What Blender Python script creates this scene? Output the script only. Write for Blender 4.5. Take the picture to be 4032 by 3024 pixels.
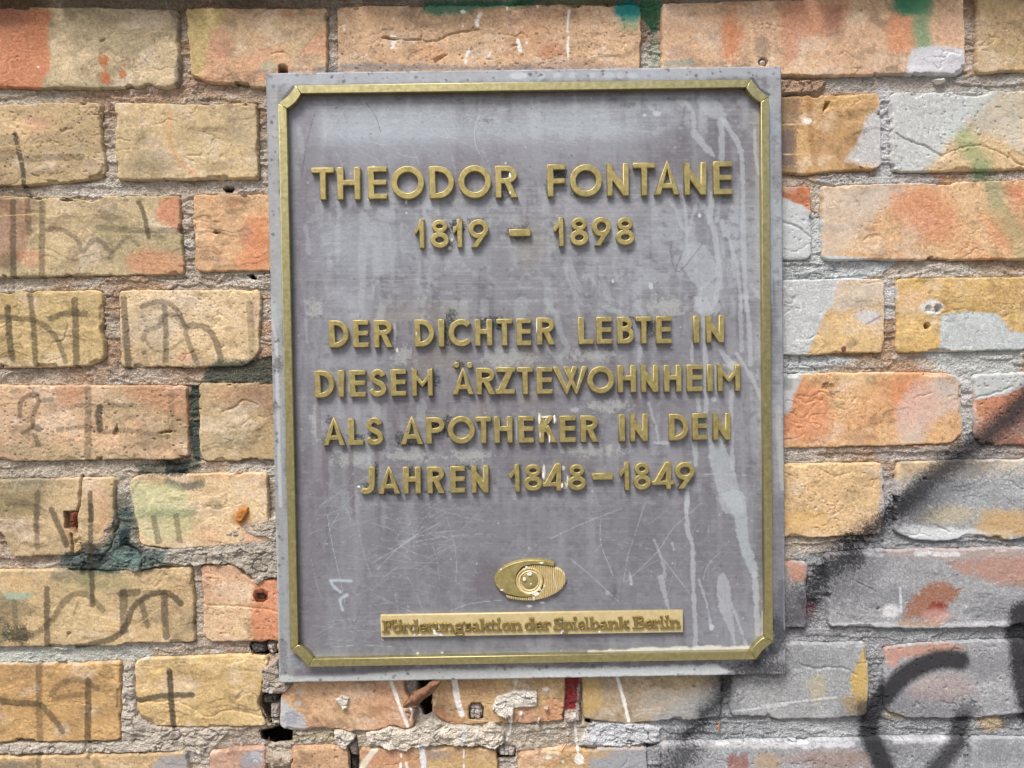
import bpy, math, random
import numpy as np
from mathutils import Vector, Matrix
from mathutils.geometry import delaunay_2d_cdt

# ------------------------------------------------------------------ scene, camera, light
for o in list(bpy.data.objects): bpy.data.objects.remove(o)
sc = bpy.context.scene
C = sc.collection
W0, H0 = 4032.0, 3024.0
LENS = 26.0
PLATE_Y = -0.010                       # front face of the plate; brick faces lie around y = 0
PZ = 1.50                              # height of the plaque's centre
CAM = np.array([-0.01627, PLATE_Y - 0.61383, PZ + 0.00745])
VIEW = np.array([0.00420362, 0.99975857, -0.02156707])
RIGHT = np.array([0.99987472, -0.00453128, -0.01516608])
RIGHT = RIGHT - VIEW * (RIGHT @ VIEW); RIGHT /= np.linalg.norm(RIGHT); VIEW /= np.linalg.norm(VIEW)
UP = np.cross(RIGHT, VIEW)
cam = bpy.data.cameras.new("camera"); cam.lens = LENS; cam.sensor_width = 36; cam.clip_start = 0.01; cam.clip_end = 200
co = bpy.data.objects.new("camera", cam); C.objects.link(co)
co.matrix_world = Matrix([[RIGHT[0], UP[0], -VIEW[0], CAM[0]], [RIGHT[1], UP[1], -VIEW[1], CAM[1]],
                          [RIGHT[2], UP[2], -VIEW[2], CAM[2]], [0, 0, 0, 1]])
sc.camera = co
SUN = Vector((-0.26, -0.48, 0.86)).normalized()
w = bpy.data.worlds.new("World"); sc.world = w; w.use_nodes = True
nt = w.node_tree; nt.nodes.clear()
sky = nt.nodes.new("ShaderNodeTexSky"); sky.sky_type = 'NISHITA'; sky.sun_disc = False
sky.sun_elevation = math.asin(SUN.z); sky.sun_rotation = math.atan2(SUN.x, SUN.y)
sky.air_density = 1.0; sky.dust_density = 6.0; sky.ozone_density = 0.6
bg = nt.nodes.new("ShaderNodeBackground"); bg.inputs[1].default_value = 0.098
wo = nt.nodes.new("ShaderNodeOutputWorld")
nt.links.new(sky.outputs[0], bg.inputs[0]); nt.links.new(bg.outputs[0], wo.inputs[0])
sl = bpy.data.lights.new("sun", 'SUN'); sl.energy = 2.5; sl.angle = math.radians(20); sl.color = (1.0, 0.96, 0.92)
so = bpy.data.objects.new("sun", sl); C.objects.link(so)
so.rotation_euler = SUN.to_track_quat('Z', 'Y').to_euler(); so.location = (-1, -2, 4)
sc.view_settings.view_transform = 'Standard'; sc.view_settings.look = 'None'
sc.view_settings.exposure = 0.40; sc.view_settings.gamma = 1.0

# ------------------------------------------------------------------ geometry of the wall plane
FPX = LENS / 36 * W0
def P(px, py, y=0.0):
    """photo position -> point of the plane y (metres)"""
    px = np.asarray(px, float); py = np.asarray(py, float)
    d = FPX * VIEW[:, None] + RIGHT[:, None] * (px.ravel() - W0 / 2) - UP[:, None] * (py.ravel() - H0 / 2)
    t = (y - CAM[1]) / d[1]
    return (CAM[0] + d[0] * t).reshape(px.shape), (CAM[2] + d[2] * t).reshape(px.shape)
CR = dict(L0=(0, 0, 1.659), L1=(0, 1000, 1.659), L2=(0, 2000, 1.62), R0=(3000, 0, 1.659), R1=(3000, 1000, 1.659),
          R2=(3000, 2000, 1.62), T0=(1000, 0, 2.011), T1=(2000, 0, 2.011), B0=(1000, 2624, 2.011), B1=(2000, 2624, 2.011),
          P5=(1040, 250, 1.7462), P6=(2040, 250, 1.7462), P7=(1040, 1180, 2.0236), P8=(2040, 1180, 2.0236),
          P9=(1040, 1950, 2.0868), P10=(2040, 1950, 2.0109), E=(1900, 2150, 5.53), S=(1450, 2380, 3.403), S2=(2050, 2380, 3.16),
          X=(0, 0, 1.0))
def cv(c, pts):
    ox, oy, k = CR[c]
    return [(ox + x / k, oy + y / k) for x, y in pts]

# ------------------------------------------------------------------ numpy noise
def _h(ix, iy, seed):
    n = (ix.astype(np.int64) * 374761393 + iy.astype(np.int64) * 668265263 + seed * 974634777) & 0xffffffff
    n = ((n ^ (n >> 13)) * 1274126177) & 0xffffffff
    n = (n ^ (n >> 16)) & 0xffffffff
    return n.astype(np.float64) / 4294967295.0
def vnoise(x, y, seed=0):
    ix = np.floor(x); iy = np.floor(y); fx = x - ix; fy = y - iy
    fx = fx * fx * fx * (fx * (fx * 6 - 15) + 10); fy = fy * fy * fy * (fy * (fy * 6 - 15) + 10)
    a = _h(ix, iy, seed); b = _h(ix + 1, iy, seed); c = _h(ix, iy + 1, seed); d = _h(ix + 1, iy + 1, seed)
    return ((a + (b - a) * fx) * (1 - fy) + (c + (d - c) * fx) * fy) * 2 - 1
def fbm(x, y, sx, sy=None, o=3, seed=0):
    sy = sy or sx; r = 0; a = 1; t = 0
    x = x / sx; y = y / sy
    for i in range(o):
        r = r + a * vnoise(x + 17.3 * i, y - 9.1 * i, seed + i * 31); t += a; a *= 0.55
        x, y = 2.03 * (x * 0.96 + y * 0.28), 2.03 * (y * 0.96 - x * 0.28)
    return r / t
def sst(a, b, x):
    t = np.clip((x - a) / (b - a), 0, 1); return t * t * (3 - 2 * t)
def lin(c):
    c = np.asarray(c, float) / 255.0
    return np.where(c <= 0.04045, c / 12.92, ((c + 0.055) / 1.055) ** 2.4)
def seg_dist(X, Y, pts, closed=False):
    d = np.full(X.shape, 1e9); n = len(pts)
    for i in range(n if closed else n - 1):
        (x0, y0), (x1, y1) = pts[i], pts[(i + 1) % n]
        dx, dy = x1 - x0, y1 - y0; L = dx * dx + dy * dy + 1e-9
        t = np.clip(((X - x0) * dx + (Y - y0) * dy) / L, 0, 1)
        d = np.minimum(d, (X - x0 - t * dx) ** 2 + (Y - y0 - t * dy) ** 2)
    return np.sqrt(d)
def sdf(X, Y, pts):
    d = seg_dist(X, Y, pts, True); ins = np.zeros(X.shape, bool); n = len(pts)
    for i in range(n):
        (x0, y0), (x1, y1) = pts[i], pts[(i + 1) % n]
        if y0 == y1: continue
        c = (y0 > Y) != (y1 > Y)
        ins ^= c & (X < (x1 - x0) * (Y - y0) / (y1 - y0) + x0)
    return np.where(ins, -d, d)
def smooth_line(pts, n=4):
    """Catmull-Rom"""
    if len(pts) < 3: return pts
    p = [pts[0]] + list(pts) + [pts[-1]]; out = []
    for i in range(1, len(p) - 2):
        a, b, c, d = [np.array(q, float) for q in p[i - 1:i + 3]]
        for k in range(n):
            t = k / n
            out.append(tuple(0.5 * (2 * b + (c - a) * t + (2 * a - 5 * b + 4 * c - d) * t * t + (3 * b - a - 3 * c + d) * t ** 3)))
    out.append(tuple(pts[-1])); return out

# ------------------------------------------------------------------ pigment layers (paint, dirt, scratches), in photo units on the wall plane
class Canvas:
    def __init__(s, X, Y, col):
        s.X, s.Y = X, Y; s.c = np.array(np.broadcast_to(col, X.shape + (3,)), float); s.g = np.zeros(X.shape)
    def _sub(s, pts, pad):
        a = np.array(pts); lo = a.min(0) - pad; hi = a.max(0) + pad
        return np.nonzero((s.X > lo[0]) & (s.X < hi[0]) & (s.Y > lo[1]) & (s.Y < hi[1]))[0]
    def put(s, i, m, col, gloss=0.0):
        if len(i) == 0: return
        m = m[:, None]; s.c[i] = s.c[i] * (1 - m) + lin(col) * m
        s.g[i] = s.g[i] * (1 - m[:, 0]) + gloss * m[:, 0]
    def _tex(s, i, m, a, grain, gs, seed):
        x, y = s.X[i], s.Y[i]
        if grain > 0:
            n = .35 * fbm(x, y, gs, gs, 2, 900 + seed) + .85 * vnoise(x / 3.9, y / 3.9, 901 + seed)
            m = np.clip((m - 0.5 + grain * n) * (1 + 1.3 * grain) + 0.5, 0, 1) * sst(0.0, 0.3, m)
        return m * a
    def stroke(s, crop, pts, width, col, a=1.0, soft=6, grain=0.3, gs=9, wob=2.0, taper=False, gloss=0.0, seed=0):
        k = CR[crop][2]; pts = smooth_line(cv(crop, pts)); width = width / k
        i = s._sub(pts, width / 2 + soft + 8)
        if len(i) == 0: return
        x, y = s.X[i], s.Y[i]
        d = seg_dist(x, y, pts)
        if wob: d = d + wob * fbm(x, y, 22, 22, 2, 77 + seed)
        s.put(i, s._tex(i, 1 - sst(width / 2 - soft, width / 2 + soft, d), a, grain, gs, seed), col, gloss)
    def poly(s, crop, pts, col, a=1.0, soft=12, grain=0.3, gs=9, wob=8.0, gloss=0.0, seed=0, rnd=False):
        pts = cv(crop, pts)
        if rnd: pts = smooth_line(pts + [pts[0]], 4)[:-1]
        i = s._sub(pts, soft + wob + 4)
        if len(i) == 0: return
        x, y = s.X[i], s.Y[i]
        d = sdf(x, y, pts) + wob * fbm(x, y, max(20, wob * 4), None, 3, 55 + seed)
        s.put(i, s._tex(i, 1 - sst(-soft, soft, d), a, grain, gs, seed), col, gloss)
    def blob(s, crop, cx, cy, rx, ry, col, a=1.0, soft=0.5, grain=0.2, gs=9, wob=0.25, gloss=0.0, seed=0):
        k = CR[crop][2]; (cx, cy), = cv(crop, [(cx, cy)]); rx /= k; ry /= k
        R = max(rx, ry) * (1 + soft + wob)
        i = s._sub([(cx, cy)], R)
        if len(i) == 0: return
        x, y = s.X[i], s.Y[i]
        d = np.sqrt(((x - cx) / rx) ** 2 + ((y - cy) / ry) ** 2)
        if wob: d = d + wob * fbm(x, y, max(8, min(rx, ry) * .8), None, 3, 33 + seed)
        s.put(i, s._tex(i, 1 - sst(1 - soft, 1 + soft, d), a, grain, gs, seed), col, gloss)

SIL = (196, 204, 210); BLK = (44, 45, 50); TEAL = (20, 118, 100); MARK = (66, 60, 48); WHT = (232, 232, 228)
def paint_wall(cn, mortar=False):
    S, PL, B = cn.stroke, cn.poly, cn.blob
    # --- green sprays at the top
    for a in ([(1330, -10), (1330, 90), (1420, 130), (1560, 120), (1750, 80), (2212, 40), (2212, -20)],): PL('T0', a, (24, 122, 98), .8, 18, .25)
    PL('T1', [(-20, -20), (-20, 60), (600, 30), (820, 50), (900, -20)], (45, 105, 72), .45, 18, .3)
    B('T1', 955, 85, 105, 105, (0, 138, 136), .95, .35, .15); B('T1', 960, 190, 90, 60, (140, 175, 140), .5, .6)
    PL('T1', [(1040, -20), (1230, -20), (1215, 120), (1190, 240), (1140, 240), (1060, 110)], (22, 112, 80), .85, 10, .3)
    B('T1', 1160, 400, 50, 130, (120, 160, 135), .4, .5, .4)
    B('R0', 970, 35, 125, 75, (34, 124, 92), .92, .5, .2)
    S('R0', [(1060, 60), (1030, 180), (1060, 310)], 110, (96, 146, 112), .72, 30, .25); S('R0', [(1300, 870), (1370, 980), (1440, 1090)], 130, (136, 164, 118), .6, 44, .3)
    S('R0', [(1440, 1120), (1500, 1190), (1520, 1300)], 120, (116, 146, 116), .5, 40, .35); S('R0', [(1540, 1380), (1620, 1500), (1712, 1640)], 140, (150, 155, 115), .45, 26, .4)
    S('T1', [(1260, 510), (1450, 500)], 50, (120, 150, 150), .6, 10)
    # --- silver and white spray, right
    PL('R0', [(930, 500), (980, 330), (1140, 300), (1320, 330), (1320, 470), (1300, 500)], (208, 213, 222), .9, 14, .35, gloss=.4)
    PL('R0', [(430, 500), (800, 480), (1712, 480), (1712, 600), (800, 600), (430, 590)], (176, 182, 182), .62, 16, .5)
    PL('R0', [(845, 595), (1560, 590), (1400, 760), (1240, 900), (1160, 1010), (1060, 1120), (845, 1130)], (196, 205, 208), .92, 34, .4, gloss=.3)
    PL('R0', [(1380, 595), (1712, 590), (1712, 1010), (1560, 900), (1380, 860)], (188, 194, 190), .5, 26, .5)
    PL('R0', [(790, 680), (690, 770), (640, 930), (540, 1050), (790, 1090)], (192, 196, 200), .85, 22, .5)
    PL('R0', [(765, 560), (860, 560), (860, 1190), (765, 1190)], (196, 200, 206), .85, 10, .4)
    PL('R0', [(380, 1130), (1100, 1120), (1200, 1205), (380, 1210)], (180, 184, 188), .7, 14, .5)
    PL('R0', [(60, 1250), (250, 1330), (330, 1390), (400, 1400), (400, 1720), (60, 1720)], (196, 204, 208), .95, 8, .2, gloss=.4)
    PL('R0', [(385, 1205), (1000, 1205), (860, 1290), (640, 1480), (470, 1720), (385, 1720)], (196, 194, 190), .5, 36, .9)
    PL('R1', [(60, -10), (900, 40), (760, 150), (490, 190), (470, 320), (400, 400), (300, 650), (150, 670), (60, 670)], (198, 205, 208), .97, 8, .25, gloss=.4)
    PL('R1', [(420, 190), (800, 165), (800, 300), (640, 360), (470, 380)], (200, 204, 206), .5, 26, .8)
    PL('R1', [(100, 655), (400, 660), (640, 690), (500, 750), (270, 790), (220, 900), (190, 1030), (130, 1050), (90, 900)], (196, 203, 206), .92, 10, .3, gloss=.4)
    B('R1', 700, 410, 80, 45, (200, 204, 208), .85, .5, .5); B('R1', 170, 850, 40, 45, (120, 125, 125), .5)
    PL('R1', [(800, 190), (890, 200), (880, 420), (810, 420)], (196, 200, 204), .75, 12, .5)
    PL('R1', [(1180, 400), (1350, 372), (1530, 392), (1620, 510), (1720, 515), (1720, 640), (1160, 630), (1170, 520)], (192, 204, 208), .95, 6, .2, gloss=.4)
    B('R1', 1110, 350, 75, 50, (205, 207, 205), .85, .3, .3)
    PL('R1', [(1060, 640), (1720, 620), (1720, 800), (1240, 800), (1160, 720)], (190, 198, 198), .85, 16, .35)
    PL('R1', [(1380, 780), (1720, 780), (1720, 860), (1560, 930), (1400, 960)], (190, 198, 200), .95, 10, .3, gloss=.3)
    PL('R1', [(1240, 760), (1400, 780), (1400, 1260), (1320, 1260), (1300, 860)], (192, 196, 198), .8, 14, .5)
    PL('R1', [(1010, 850), (1300, 820), (1320, 1000), (1120, 1090), (1040, 1240), (900, 1240), (880, 1000)], (202, 198, 200), .5, 26, .9)
    PL('R1', [(760, 1270), (1720, 1250), (1720, 1360), (760, 1360)], (180, 182, 184), .62, 16, .6)
    PL('R1', [(780, 1360), (900, 1500), (870, 1720), (770, 1720)], (172, 174, 178), .75, 14, .5)
    PL('R1', [(890, 1480), (1100, 1400), (1720, 1350), (1720, 1720), (860, 1720)], (176, 184, 190), .6, 36, .7)
    # --- grey region at the lower right
    PL('X', [(3480, 2010), (3600, 1900), (4300, 1850), (4300, 3200), (2360, 3200), (2330, 2968), (2600, 2925), (2560, 2830), (2760, 2720), (2900, 2650), (3085, 2560), (3085, 2280), (3130, 2190), (3300, 2170), (3420, 2140), (3470, 2080)],
       (152, 160, 168), .84, 40, .4)
    RG = [(3500, 2010), (3700, 1900), (4300, 1850), (4300, 3200), (2450, 3200), (2700, 2860), (2960, 2700), (3110, 2560), (3110, 2280), (3300, 2190), (3480, 2100)]
    PL('X', RG, (206, 212, 216), .42, 60, 1.5, 26, 30, seed=3); PL('X', RG, (92, 94, 100), .38, 60, 1.4, 60, 30, seed=9)
    PL('X', [(2330, 2848), (2600, 2858), (2604, 2935), (2500, 2940), (2320, 2950)], (205, 210, 216), .92, 8, .25)
    PL('X', [(3560, 2060), (3700, 2080), (3990, 2085), (3990, 2125), (3600, 2125), (3530, 2090)], (212, 218, 222), .85, 10, .4)
    B('R2', 1550, 100, 180, 90, (196, 160, 100), .75, .5, .6); B('R2', 1180, 40, 200, 60, (190, 175, 130), .5, .5, .7); B('R2', 300, 80, 180, 70, (216, 180, 122), .6, .5, .5)
    for x, y, rx, ry in ((500, 420, 160, 80), (760, 560, 200, 70), (300, 960, 160, 60), (1000, 1230, 220, 70), (1450, 1000, 160, 70), (900, 1560, 200, 60), (1500, 1560, 160, 70), (1450, 640, 160, 60)): B('R2', x, y, rx, ry, (104, 108, 116), .45, .8, .8, 20, .5)
    PL('R2', [(700, 265), (1712, 250), (1712, 340), (1200, 330), (800, 300)], (184, 158, 146), .45, 18, .5)
    PL('R2', [(1180, 340), (1712, 300), (1712, 500), (1500, 480), (1250, 400)], (176, 128, 104), .7, 30, .7)
    PL('R2', [(960, 560), (1080, 470), (1180, 480), (1270, 520), (1180, 640), (1080, 700), (900, 700)], (150, 98, 68), .85, 26, .6)
    B('R2', 1120, 640, 60, 40, (130, 40, 38), .8, .5, .4); B('R2', 1110, 690, 90, 50, (190, 150, 140), .7); B('R2', 820, 655, 50, 45, (222, 222, 226), .75, .4)
    S('R2', [(430, 745), (800, 740), (1100, 745), (1550, 735), (1712, 735)], 26, (206, 206, 212), .7, 6, .7); S('R2', [(880, 735), (1120, 740)], 30, (170, 130, 90), .7, 8, .5)
    S('R2', [(500, 290), (760, 300)], 26, (215, 215, 220), .8, 6, .6); S('R2', [(980, 290), (1250, 295)], 30, (215, 218, 222), .8, 6, .6)
    S('R2', [(880, 510), (885, 660)], 14, (200, 208, 218), .9, 3, .2)
    PL('R2', [(160, 350), (290, 350), (280, 470), (190, 480)], (196, 140, 110), .75, 18, .6)
    PL('R2', [(660, 880), (680, 1200), (640, 1320), (590, 1230), (560, 1100), (620, 960)], (196, 166, 92), .85, 16, .5); B('R2', 350, 1150, 60, 90, (186, 174, 134), .5, .6, .6)
    PL('R2', [(500, 1200), (620, 1200), (660, 1320), (540, 1320)], (186, 156, 96), .7, 16, .6)
    PL('R2', [(790, 890), (1200, 865), (1320, 900), (900, 960), (860, 1010), (800, 1010)], (190, 142, 122), .8, 16, .5)
    B('R2', 1150, 1150, 200, 90, (170, 146, 140), .45, .6, .8); B('R2', 1480, 1380, 90, 50, (196, 166, 116), .6, .5, .6)
    PL('R2', [(830, 1470), (1250, 1465), (1250, 1500), (830, 1500)], (208, 212, 220), .85, 8, .4); PL('R2', [(0, 1490), (600, 1480), (600, 1520), (0, 1530)], (212, 214, 222), .8, 8, .5)
    PL('R2', [(100, 1360), (640, 1350), (620, 1480), (90, 1490)], (184, 188, 192), .7, 12, .5)
    B('R2', 850, 1330, 60, 30, (190, 170, 120), .5); B('R2', 470, 1600, 300, 60, (152, 120, 106), .55, .5, .7); B('R2', 30, 1620, 90, 50, (180, 150, 110), .6, .5, .6)
    S('B1', [(1780, 350), (1900, 340), (2212, 300)], 14, (205, 210, 214), .8, 3, .4); S('R2', [(0, 1260), (300, 1225), (470, 1205)], 12, (205, 210, 216), .8, 3, .4)
    PL('B1', [(1230, 600), (2212, 590), (2212, 650), (1230, 640)], (206, 208, 212), .8, 8, .5)
    PL('B1', [(1740, 700), (1900, 680), (1900, 820), (1740, 820)], (140, 84, 66), .7, 14, .5)
    # --- black spray: a wide thin mist first, the lines after it
    HZ = (74, 76, 84)
    S('R1', [(1800, 960), (1640, 1110), (1500, 1230), (1330, 1380), (1180, 1500), (1000, 1640)], 230, HZ, .62, 90, .35)
    S('R2', [(1000, -40), (850, 60), (700, 170), (560, 300), (430, 420), (320, 560), (240, 720)], 190, HZ, .6, 80, .35)
    S('R2', [(560, 280), (700, 340), (640, 420), (500, 560)], 160, (96, 98, 106), .5, 80, .4); S('R2', [(600, 1300), (700, 1420), (760, 1600)], 190, HZ, .5, 70, .35)
    S('R2', [(820, 1200), (880, 1300), (1000, 1330), (1300, 1300)], 120, (100, 102, 110), .45, 60, .4); S('B1', [(1700, 60), (1660, 300), (1500, 480), (1380, 640), (1300, 860)], 260, HZ, .55, 90, .35)
    S('B1', [(1000, 240), (1300, 260), (1560, 200)], 160, (120, 116, 110), .4, 80, .4)
    S('R1', [(1760, 900), (1640, 1040), (1500, 1160), (1330, 1300), (1180, 1410), (1040, 1520), (930, 1640)], 130, BLK, .86, 44, .3)
    S('R2', [(900, -10), (820, 50), (740, 110), (640, 190), (560, 210)], 85, BLK, .9, 37, .6)
    S('R2', [(560, 290), (470, 360), (400, 420), (350, 500), (320, 600)], 110, BLK, .88, 43, .6); B('R2', 600, 320, 70, 70, BLK, .7, .6, .6)
    B('R2', 220, 620, 90, 140, (70, 66, 74), .6, .6, .6); B('R2', 320, 660, 40, 60, (96, 40, 52), .5, .6, .6)
    S('R2', [(1265, 975), (1180, 965), (1060, 990), (930, 1060), (830, 1150), (750, 1260), (700, 1370), (700, 1470), (740, 1570), (800, 1700)], 128, BLK, .96, 20, .15)
    S('R2', [(1280, 1360), (1260, 1460), (1190, 1570), (1090, 1680)], 120, BLK, .9, 28, .2); B('R2', 1320, 1290, 90, 60, BLK, .5, .6, .7)
    S('R2', [(1665, 680), (1670, 900), (1690, 1100), (1740, 1300)], 190, BLK, .97, 29, .3); S('R2', [(1560, 1370), (1720, 1360)], 50, BLK, .7, 17, .6)
    B('R2', 650, 1280, 50, 60, BLK, .75, .6, .4)
    S('B1', [(1740, 40), (1700, 180), (1650, 300), (1540, 380)], 110, BLK, .86, 44, .3); S('B1', [(1560, 460), (1430, 540)], 70, BLK, .8, 29, .6)
    S('B1', [(1420, 680), (1330, 800), (1290, 950)], 170, BLK, .7, 63, .7); S('B1', [(1740, 60), (2200, 40)], 60, (70, 72, 78), .6, 20, .5)
    # --- dark teal stains, left
    DT = (44, 66, 62)
    PL('L1', [(1330, 760), (1420, 700), (1560, 690), (1800, 660), (1800, 840), (1300, 840)], DT, .85, 16, .4)
    PL('L1', [(1222, 850), (1300, 850), (1300, 1360), (1240, 1350)], DT, .9, 8, .35)
    PL('L1', [(860, 1380), (1080, 1350), (1300, 1330), (1300, 1400), (1200, 1440), (900, 1450)], DT, .75, 14, .5); PL('L1', [(1070, 1360), (1230, 1360), (1220, 1440), (1080, 1440)], (28, 36, 42), .8, 12, .4)
    S('L1', [(1100, 1490), (1200, 1520), (1320, 1500)], 50, DT, .7, 12, .5); PL('L1', [(760, 1560), (850, 1560), (860, 1720), (740, 1720)], (84, 98, 92), .6, 20, .5)
    PL('L2', [(735, 20), (800, 0), (860, 80), (880, 240), (1050, 260), (1040, 350), (890, 400), (500, 400), (380, 380), (420, 310), (540, 270), (700, 200)], (54, 84, 84), .82, 30, .4, wob=22, rnd=True)
    PL('L2', [(770, 130), (830, 130), (860, 250), (780, 240)], (30, 44, 50), .9, 10, .3); S('L2', [(560, 250), (640, 330), (540, 380)], 80, (30, 42, 44), .75, 16, .5)
    S('L2', [(380, 430), (480, 420), (560, 470)], 90, (86, 92, 76), .6, 24, .5); S('L2', [(640, 400), (760, 410)], 20, (60, 100, 86), .7, 6, .5)
    B('L2', 110, 810, 90, 60, (40, 46, 42), .85, .6, .5); B('L2', 60, 660, 120, 110, (90, 92, 76), .55, .6, .5); B('L2', 0, 800, 60, 90, (60, 74, 56), .6, .6, .5)
    B('L2', 600, 480, 260, 60, (150, 150, 110), .4, .6, .5)
    PL('L2', [(-200, 895), (700, 890), (930, 890), (960, 960), (840, 985), (-200, 1000)], (192, 200, 196), .75, 10, .5)
    B('L2', 800, 320, 90, 50, (120, 150, 146), .6, .5, .6)
    PL('L1', [(850, 1480), (1100, 1500), (1230, 1560), (1220, 1720), (880, 1720)], (186, 196, 152), .6, 30, .4)
    PL('L2', [(880, 0), (1240, 0), (1200, 180), (1000, 230), (890, 150)], (178, 184, 140), .55, 30, .4); S('L2', [(900, 30), (1240, 40)], 50, (104, 118, 92), .45, 12, .6)
    B('L2', 110, 560, 90, 20, (140, 190, 175), .6, .6, .7); B('T0', 110, 530, 60, 35, (165, 180, 160), .7, .5, .9, 6); B('L1', 180, 1480, 160, 30, (90, 96, 90), .5, .6, .6)
    PL('L1', [(-60, 1480), (300, 1480), (260, 1720), (-60, 1720)], (112, 106, 74), .55, 26, .6)
    # --- marker tags, left
    def MK(c, p, wd, a=.7, seed=0): S(c, p, wd * .9, MARK, min(.95, a * .92), 4.5, .5, 7, 2.0, seed=seed)
    MK('L0', [(100, 870), (125, 1000), (150, 1120), (155, 1215)], 36, .95); MK('L0', [(170, 1040), (300, 1030), (530, 1025)], 50, .55, 1)
    PL('L0', [(-60, 890), (100, 880), (110, 1060), (-60, 1070)], (104, 92, 66), .5, 14, .6); MK('L0', [(-60, 1180), (300, 1130), (500, 1100)], 60, .2, 2)
    MK('L0', [(905, 1320), (940, 1400), (960, 1500), (968, 1545)], 36, .8, 3); MK('L0', [(640, 1480), (800, 1500), (1180, 1505)], 44, .5, 4)
    MK('L0', [(80, 1310), (80, 1500), (85, 1800)], 44, .7, 5); MK('L0', [(170, 1250), (180, 1400), (190, 1520)], 44, .55, 6); MK('L0', [(270, 1330), (275, 1500), (270, 1800)], 44, .6, 7)
    MK('L0', [(300, 1500), (400, 1500), (500, 1560), (540, 1640), (620, 1560), (720, 1640)], 36, .5, 8); MK('L0', [(710, 1690), (760, 1620), (830, 1550), (900, 1600)], 30, .45, 9)
    MK('L1', [(50, 350), (65, 500), (85, 680)], 46, .8, 10); MK('L1', [(195, 270), (215, 420), (240, 715)], 42, .75, 11)
    MK('L1', [(-40, 410), (120, 420), (240, 440), (330, 500), (390, 590), (430, 700)], 40, .65, 12)
    MK('L1', [(335, 420), (420, 390), (560, 390)], 46, .7, 13); MK('L1', [(488, 300), (495, 500), (500, 720)], 48, .75, 14)
    MK('L1', [(805, 290), (820, 500), (835, 735)], 50, .75, 15); MK('L1', [(1072, 350), (1080, 500), (1080, 700)], 42, .65, 16)
    MK('L1', [(925, 345), (1030, 310), (1130, 340), (1190, 430), (1225, 560), (1290, 730)], 36, .6, 17); MK('L1', [(1230, 470), (1330, 475), (1400, 550), (1440, 690)], 46, .7, 18)
    MK('L1', [(930, 560), (960, 500), (1040, 470), (1060, 410), (1140, 400), (1215, 480)], 38, .5, 19); MK('L1', [(950, 560), (1000, 630), (1100, 630), (1190, 560)], 26, .4, 20)
    MK('L1', [(940, 640), (950, 720)], 40, .3, 21); MK('L1', [(1630, 320), (1640, 500), (1650, 640)], 50, .4, 22)
    MK('L1', [(130, 1060), (140, 960), (220, 915), (250, 960), (215, 1060), (210, 1130), (150, 1170)], 34, .65, 23)
    MK('L1', [(572, 870), (575, 1000), (572, 1340)], 50, .5, 24); MK('L1', [(650, 1000), (642, 1060), (655, 1145)], 48, .9, 25)
    MK('L1', [(400, 1010), (560, 990), (880, 990)], 34, .45, 26); MK('L1', [(270, 960), (340, 950)], 34, .5, 27); MK('L1', [(380, 1150), (520, 1130), (700, 1165), (800, 1150), (1100, 1190)], 34, .5, 28)
    MK('L1', [(210, 1130), (260, 1145)], 40, .7, 33); MK('L1', [(230, 1190), (250, 1250)], 34, .6, 34); MK('L1', [(1120, 900), (1115, 1150)], 44, .35, 35); MK('L1', [(780, 1080), (900, 1060)], 30, .3, 36)
    MK('L1', [(590, 1560), (595, 1740)], 36, .8, 29); MK('L1', [(250, 1560), (240, 1800)], 40, .55, 30); MK('L1', [(60, 1620), (200, 1640), (300, 1700)], 60, .35, 31)
    MK('L2', [(582, -20), (584, 120), (586, 400), (592, 620)], 36, .8, 32)
    MK('L2', [(240, 40), (243, 250)], 36, .55, 37); MK('L2', [(330, 10), (380, 120), (425, 235)], 42, .8, 38); MK('L2', [(980, 60), (1015, 215)], 42, .6, 39); MK('L2', [(1125, 50), (1150, 210)], 42, .55, 40)
    MK('L2', [(300, 515), (300, 700), (300, 875)], 42, .8, 41); MK('L2', [(90, 840), (230, 800), (335, 710), (400, 610), (470, 550), (560, 555), (610, 600), (655, 650)], 42, .6, 42)
    MK('L2', [(790, 540), (790, 660), (790, 780)], 56, .7, 43); MK('L2', [(480, 890), (620, 860), (740, 820), (810, 740), (845, 640), (920, 575), (1030, 535), (1100, 560), (1155, 610)], 42, .85, 44)
    MK('L2', [(1050, 555), (1052, 700), (1062, 820)], 50, .75, 45); MK('L2', [(905, 600), (920, 680), (942, 750)], 40, .65, 46); MK('L2', [(770, 545), (880, 535)], 50, .75, 47)
    MK('L2', [(90, 600), (100, 760)], 36, .4, 48); MK('L2', [(500, 600), (470, 680)], 16, .5, 49)
    MK('L2', [(-60, 1200), (60, 1235), (240, 1250)], 46, .75, 50); MK('L2', [(250, 1010), (250, 1250), (255, 1480)], 46, .55, 51); MK('L2', [(265, 1260), (340, 1340), (400, 1425)], 44, .7, 52)
    MK('L2', [(330, 1190), (380, 1130), (500, 1095), (620, 1150)], 44, .55, 53); MK('L2', [(565, 1100), (562, 1300), (560, 1490)], 46, .8, 54); MK('L2', [(350, 1220), (450, 1195), (550, 1190)], 36, .5, 55)
    S('L2', [(1080, 1040), (1090, 1200), (1105, 1395)], 36, (50, 44, 38), .85, 4, .5); MK('L2', [(875, 1228), (1040, 1200), (1225, 1192)], 42, .9, 56)
    MK('L2', [(1105, 1440), (1115, 1520)], 40, .45, 57); MK('L2', [(250, 1570), (250, 1720)], 40, .6, 58); MK('L2', [(620, 1620), (640, 1700)], 60, .4, 59); MK('L2', [(565, 1550), (565, 1590)], 30, .6, 60)
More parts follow.
